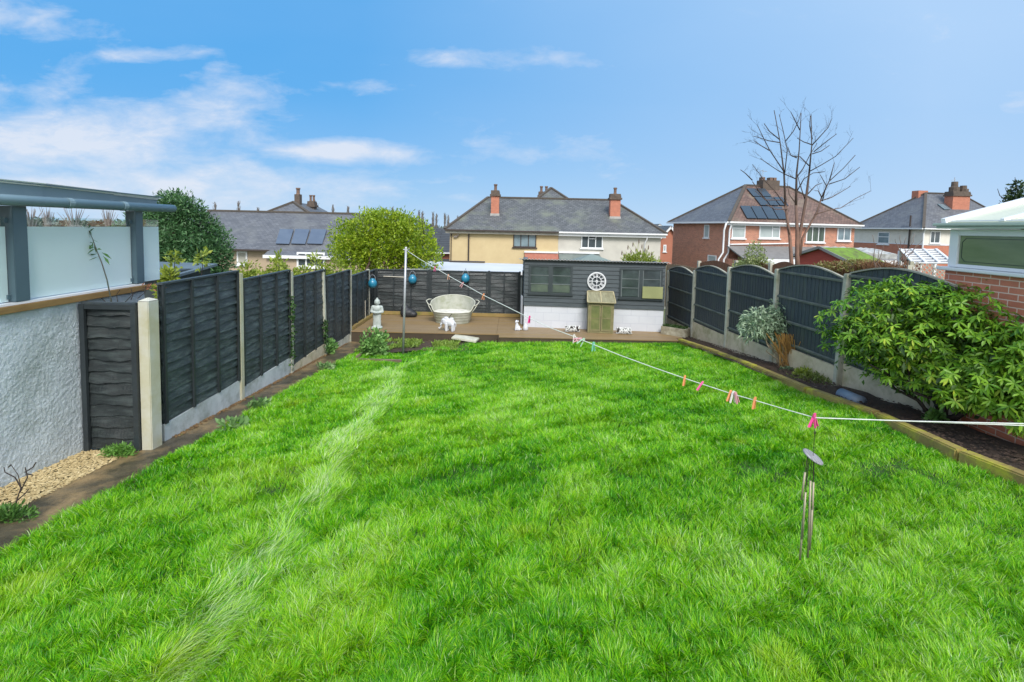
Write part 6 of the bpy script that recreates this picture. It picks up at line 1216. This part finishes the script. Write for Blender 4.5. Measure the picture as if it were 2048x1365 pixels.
bn_ = M_btr.node_tree.nodes; bl_ = M_btr.node_tree.links; gg = bn_.new('ShaderNodeNewGeometry'); sx3 = bn_.new('ShaderNodeSeparateXYZ'); bl_.new(gg.outputs['Position'], sx3.inputs[0]); mr = bn_.new('ShaderNodeMapRange'); bl_.new(sx3.outputs[2], mr.inputs[0]); mr.inputs[1].default_value = 2.4; mr.inputs[2].default_value = 4.6
mm = bn_.new('ShaderNodeMix'); mm.data_type = 'RGBA'; bl_.new(mr.outputs[0], mm.inputs[0]); bl_.new(bn_['Principled BSDF'].inputs['Base Color'].links[0].from_socket, mm.inputs[6]); mm.inputs[7].default_value = (.055, .045, .042, 1); bl_.new(mm.outputs[2], bn_['Principled BSDF'].inputs['Base Color'])
mt_.build('trunk', M_btr, bt, smooth=True); mb_.build('branches', M_btr, bt, smooth=True)
# poplars on the skyline
pops = [(430, 404, 6, 'bare poplar above the left end of the buff house roof'), (477, 402, 7, 'pair-topped bare poplar above the buff house ridge'), (516, 415, 4, 'small bare poplar just left of the pointed roof peak'), (630, 400, 8, 'feathery bare poplar right of the pointed roof peak'), (666, 409, 5, 'bare poplar left of the round tree'), (696, 412, 5, 'thin bare poplar above the right end of the buff roof'), (785, 414, 5, 'tallest bare poplar behind the round tree'), (793, 420, 5, 'bare poplar just right of the tallest one behind the round tree'), (838, 420, 5, 'slim bare poplar right of the round tree top'), (845, 422, 6, 'darker poplar touching the slim one right of the round tree'), (866, 424, 4, 'slim bare poplar left of the dark tiled roof'), (873, 427, 4, 'short bare poplar above the dark tiled roof'), (890, 426, 4, 'slim poplar left of the cream house hip'), (897, 430, 5, 'dark poplar at the foot of the cream house hip'), (916, 432, 3, 'small bare poplar showing against the cream house hip')]
for px, py, w, lab in pops:
    Y = 110.; t = at(px, py, Y); b0 = Vector((t.x, Y, -3.5)); o = thing('poplar', b0, lab, 'tree', 'bare poplars on the skyline'); m = MB(); m.tube([b0, b0.lerp(t, .6), t], [.22, .14, .05], 6); m.build('trunk', M_bark, o); m = MB()
    for k in range(46):
        z0 = b0.z+(t.z-b0.z)*random.uniform(.3, .92); p0 = Vector((t.x, Y, z0)); h = (t.z-z0)*random.uniform(.3, .75)+.4; m.tube([p0, p0+Vector((random.gauss(0, w*.028), random.gauss(0, .2), h*.45)), p0+Vector((random.gauss(0, w*.045), random.gauss(0, .2), h))], [.06, .045, .02], 4)
    m.build('crown', mat('poplar_twigs', (.20, .19, .18), (.14, .13, .125), rough=.9), o)
for px, w, lab in ((60, 12, 'far bare tree seen over the glass by the first veranda post'), (95, 16, 'wide far bare tree seen over the glass screen'), (148, 20, 'far bare tree seen over the glass right of the wide one'), (215, 10, 'small far bare tree seen over the glass above the sapling')):
    Y = 60.; t = at(px, 417, Y); b0 = Vector((t.x, Y, -3.2)); o = thing('bare_tree', b0, lab, 'tree', 'far bare trees over the glass'); m = MB()
    for k in range(26): e2 = Vector((t.x+random.gauss(0, w*.035), Y+random.gauss(0, .4), t.z+random.uniform(-.8, .3))); m.tube([b0, Vector((t.x, Y, -.2)), e2.lerp(Vector((t.x, Y, 1.0)), .5), e2], [.12, .10, .05, .02], 4)
    m.build('branches', mat('far_twigs', (.22, .20, .20), (.17, .16, .16), rough=.9), o)
# distant hedge line that closes the view
n = 26000; X = rng.uniform(-130, 150, n); Y = 118+rng.random(n)*8; hh = 3.0+2.2*vnoise(X, Y*0, 9, 3)+1.4*vnoise(X, Y*0, 2.5, 4); Z = -3.2+hh*rng.random(n)**.7
v, f = leaf_geo(np.stack([X, Y, Z], 1), jit(n, 1.), .9, .5); tag(mesh_np('distant_trees', v, f, leafmat('distant_leaf', (.06, .08, .06), (.11, .13, .09), trans=0)), 'band of distant trees along the horizon', 'trees', kind='stuff')
# ------------------------------------------------------------------ grass
TW = np.array([atg(*q)[:2] for q in ((300, 1400), (375, 1290), (450, 1200), (530, 1120), (600, 1045), (640, 990), (690, 900), (735, 850), (775, 795), (785, 750), (860, 712))])
def gzv(X, Y):
    t = np.where(Y > 5.85, .036*np.maximum(.25, 1-(Y-5.85)*.06), .036); return -.068*(Y-5.85)+t*(X+4.2)
def swath(X, Y):
    best = np.full(len(X), 9.); tx = np.zeros(len(X)); ty = np.zeros(len(X))
    for i in range(len(TW)-1):
        a, b = TW[i], TW[i+1]; d = b-a; l2 = d@d; u = np.clip(((X-a[0])*d[0]+(Y-a[1])*d[1])/l2, 0, 1); D = np.hypot(X-a[0]-u*d[0], Y-a[1]-u*d[1]); c = D < best
        best = np.where(c, D, best); tx = np.where(c, d[0]/l2**.5, tx); ty = np.where(c, d[1]/l2**.5, ty)
    return best, tx, ty
def blades(n, y0, y1, nseg, seed, wmul, lmul=1.):
    r_ = np.random.default_rng(seed)
    # density falls with distance so that blades stay about equally dense in the picture
    u = r_.random(n); p_ = -.9; Y = ((y0**p_)*(1-u)+(y1**p_)*u)**(1/p_)
    lim = lambda Y: (-3.72+.012*Y+.06*(vnoise(Y, Y*0, .5, 8)-.5), np.interp(Y, LEY, LEX)-.01)
    l_, h_ = lim(Y); l_ = np.maximum(l_, -1.12*Y-.2); h_ = np.minimum(h_, 1.12*Y+.2); X = l_+(h_-l_)*r_.random(n)
    ok = np.ones(n, bool)
    ok &= ~((Y > 11.35) & (X < np.interp(Y, [11.35, 11.9, 12.6, 13], [-2.35, -2.05, -1.2, -.6])+.15*(vnoise(X, Y, .3, 3)-.5)))
    ok &= Y < np.where(X < -.35, 13.0, 12.87)
    cl = vnoise(X, Y, .16, 1); cl2 = vnoise(X, Y, .45, 2); big = vnoise(X, Y, 1.3, 3)
    ok &= r_.random(n) < .45+.55*cl
    X, Y, cl, cl2, big = X[ok], Y[ok], cl[ok], cl2[ok], big[ok]; n = len(X)
    D, tx, ty = swath(X, Y); sw = np.clip(1-(D/(.12+.27*cl2)), 0, 1)**.6; sw *= np.clip((vnoise(X, Y, .4, 6)-.10)*4, 0, 1)*np.clip(.35+(vnoise(X, Y, .13, 16)-.10)*2.5, 0, 1)
    pat = np.clip((vnoise(X, Y, .38, 12)-.68)*5, 0, 1)*np.clip((vnoise(X, Y, 1.8, 13)-.42)*3, 0, 1)       # other lodged patches
    lod = np.maximum(sw, pat*.12)
    cs = .095; gi, gj = np.floor(X/cs), np.floor(Y/cs); hx = np.modf(np.sin(gi*127.1+gj*311.7)*43758.5)[0]; hy = np.modf(np.sin(gi*269.5+gj*183.3)*43758.5)[0]; hv = np.abs(np.modf(np.sin(gi*41.3+gj*289.1)*23421.6)[0])
    rx_, ry_ = X-(gi+.5+.45*hx)*cs, Y-(gj+.5+.45*hy)*cs; rr_ = np.hypot(rx_, ry_)+1e-5
    L0 = (.035+.045*cl+.040*cl2+.02*big+.028*hv)*lmul*.80*(.65+.6*r_.random(n)); L0 *= 1+lod*1.0
    an = 6.283*vnoise(X, Y, .30, 7)*1.6+r_.normal(size=n)*1.2
    dx, dy = np.cos(an)*.8+rx_/rr_, np.sin(an)*.8+ry_/rr_; q_ = np.hypot(dx, dy)+1e-5; dx, dy = dx/q_, dy/q_
    # lodged blades all lie one way, swept across the swath to the upper right
    ca, sa = math.cos(R(-46)), math.sin(R(-46)); fx, fy = tx*ca-ty*sa, tx*sa+ty*ca; wob = r_.normal(size=n)*.5+(vnoise(X, Y, .18, 14)-.5)*3.4; fx, fy = fx*np.cos(wob)-fy*np.sin(wob), fx*np.sin(wob)+fy*np.cos(wob)
    a2 = 6.283*vnoise(X, Y, .7, 15)+r_.normal(size=n)*.6; px_, py_ = np.cos(a2), np.sin(a2); w_ = np.where(sw >= pat*.75, 1, 0)
    gx, gy = fx*w_+px_*(1-w_), fy*w_+py_*(1-w_); dx, dy = dx*(1-lod)+gx*lod, dy*(1-lod)+gy*lod; nn_ = np.hypot(dx, dy)+1e-6; dx, dy = dx/nn_, dy/nn_
    lean = np.clip(.12+4.5*rr_+.32*r_.random(n)+.15*r_.normal(size=n), .02, 1.1)*(1-lod)+lod*(1.15+.22*r_.normal(size=n)); curl = (.35+.7*r_.random(n))*(1-lod*.5)
    wd = (.0017+.0014*r_.random(n))*wmul*(1+.25*lod); base = gzv(X, Y)+.0+lod*.02*r_.random(n)+.05*(vnoise(X, Y, .9, 1)-.5)+.03*(vnoise(X, Y, .37, 2)-.5)+.005
    ro = 6.283*r_.random(n); sx_, sy_ = np.cos(ro), np.sin(ro); rows = []; x_, y_, z_ = X.copy(), Y.copy(), base.copy(); th = lean*.5
    for k in range(nseg+1):
        t = k/nseg; w = wd*(1-t**1.7)
        if k < nseg: rows += [np.stack([x_-sx_*w, y_-sy_*w, z_], 1), np.stack([x_+sx_*w, y_+sy_*w, z_], 1)]
        else: rows += [np.stack([x_, y_, z_], 1)]
        s = L0/nseg; x_ = x_+dx*np.sin(th)*s; y_ = y_+dy*np.sin(th)*s; z_ = np.maximum(z_+np.cos(th)*s, base+.004+lod*.02); th = th+(lean*.5+curl)*(1.2/nseg)
    V_ = np.stack(rows, 1); m_ = V_.shape[1]; i = np.arange(n)[:, None]*m_; F_ = []
    for k in range(nseg-1): b = 2*k; F_ += [i+np.array([[b, b+1, b+3]]), i+np.array([[b, b+3, b+2]])]
    b = 2*(nseg-1); F_.append(i+np.array([[b, b+1, b+2]]))
    yel = np.clip((vnoise(X, Y, .8, 21)-.60)*4, 0, 1)*.12
    tn = .39+.40*(cl2-.5)+.22*(big-.5)+.20*(cl-.5)+.14*(hv-.5)+.24*r_.normal(size=n)+yel+lod*(1.0*r_.random(n)**1.35-.08); tn = np.where(r_.random(n) < .02, .97, tn)
    st = np.clip((vnoise(X, Y, .7, 21)-.68)*5, 0, 1)*.22*(r_.random(n) < .6)
    for (qx, qy, rr2) in YP: st = np.maximum(st, np.clip(1.2-np.hypot(X-qx, Y-qy)/rr2, 0, 1)*.55*(.2+.8*r_.random(n))*(vnoise(X, Y, .12, 22) > .35))
    return V_.reshape(-1, 3), np.concatenate(F_), np.repeat(np.clip(tn, 0, 1), m_), np.repeat(st, m_)
def grassmat():
    m = bpy.data.materials.new('grass_blade'); m.use_nodes = True; t = m.node_tree; n_ = t.nodes; l_ = t.links; p = n_['Principled BSDF']; p.inputs['Roughness'].default_value = .42; p.inputs['Specular IOR Level'].default_value = .4
    a = n_.new('ShaderNodeAttribute'); a.attribute_name = 'tint'; r_ = n_.new('ShaderNodeValToRGB'); e = r_.color_ramp; l_.new(a.outputs['Fac'], r_.inputs[0])
    e.elements[0].position = 0; e.elements[0].color = (.020, .17, .002, 1); e.elements[1].position = 1; e.elements[1].color = (.50, .68, .34, 1)
    for pos, c in ((.28, (.080, .38, .003)), (.50, (.20, .55, .004)), (.70, (.35, .67, .012)), (.88, (.42, .68, .09))): q = e.elements.new(pos); q.color = (*c, 1)
    sa = n_.new('ShaderNodeAttribute'); sa.attribute_name = 'straw'; ms = n_.new('ShaderNodeMix'); ms.data_type = 'RGBA'; l_.new(sa.outputs['Fac'], ms.inputs[0]); l_.new(r_.outputs[0], ms.inputs[6]); ms.inputs[7].default_value = (.44, .54, .02, 1)
    l_.new(ms.outputs[2], p.inputs['Base Color']); tr = n_.new('ShaderNodeBsdfTranslucent'); l_.new(ms.outputs[2], tr.inputs[0]); mx = n_.new('ShaderNodeMixShader'); mx.inputs[0].default_value = .28
    l_.new(p.outputs[0], mx.inputs[1]); l_.new(tr.outputs[0], mx.inputs[2]); l_.new(mx.outputs[0], n_['Material Output'].inputs[0]); return m
GQ = 1.0
YP = [(*tuple(atg(px, py)[:2]), r_) for px, py, r_ in ((340, 1345, .22), (660, 795, .38), (600, 815, .25), (1050, 1075, .16), (1345, 1095, .12), (1480, 895, .12), (840, 815, .2), (60, 1180, .3), (1560, 1350, .2))]
v1, f1, t1, s1 = blades(int(720000*GQ), 2.0, 5.0, 4, 1, 1.0); v2, f2, t2, s2 = blades(int(760000*GQ), 5.0, 13.0, 3, 2, 1.9, 1.05)
V_ = np.concatenate([v1, v2]); F_ = np.concatenate([f1, f2+len(v1)]); T_ = np.concatenate([t1, t2]); S_ = np.concatenate([s1, s2])
tag(mesh_np('grass', V_, F_, grassmat(), attr={'tint': T_, 'straw': S_}), 'long bright green lawn grass with a pale lodged swath down the left', 'grass', kind='stuff')
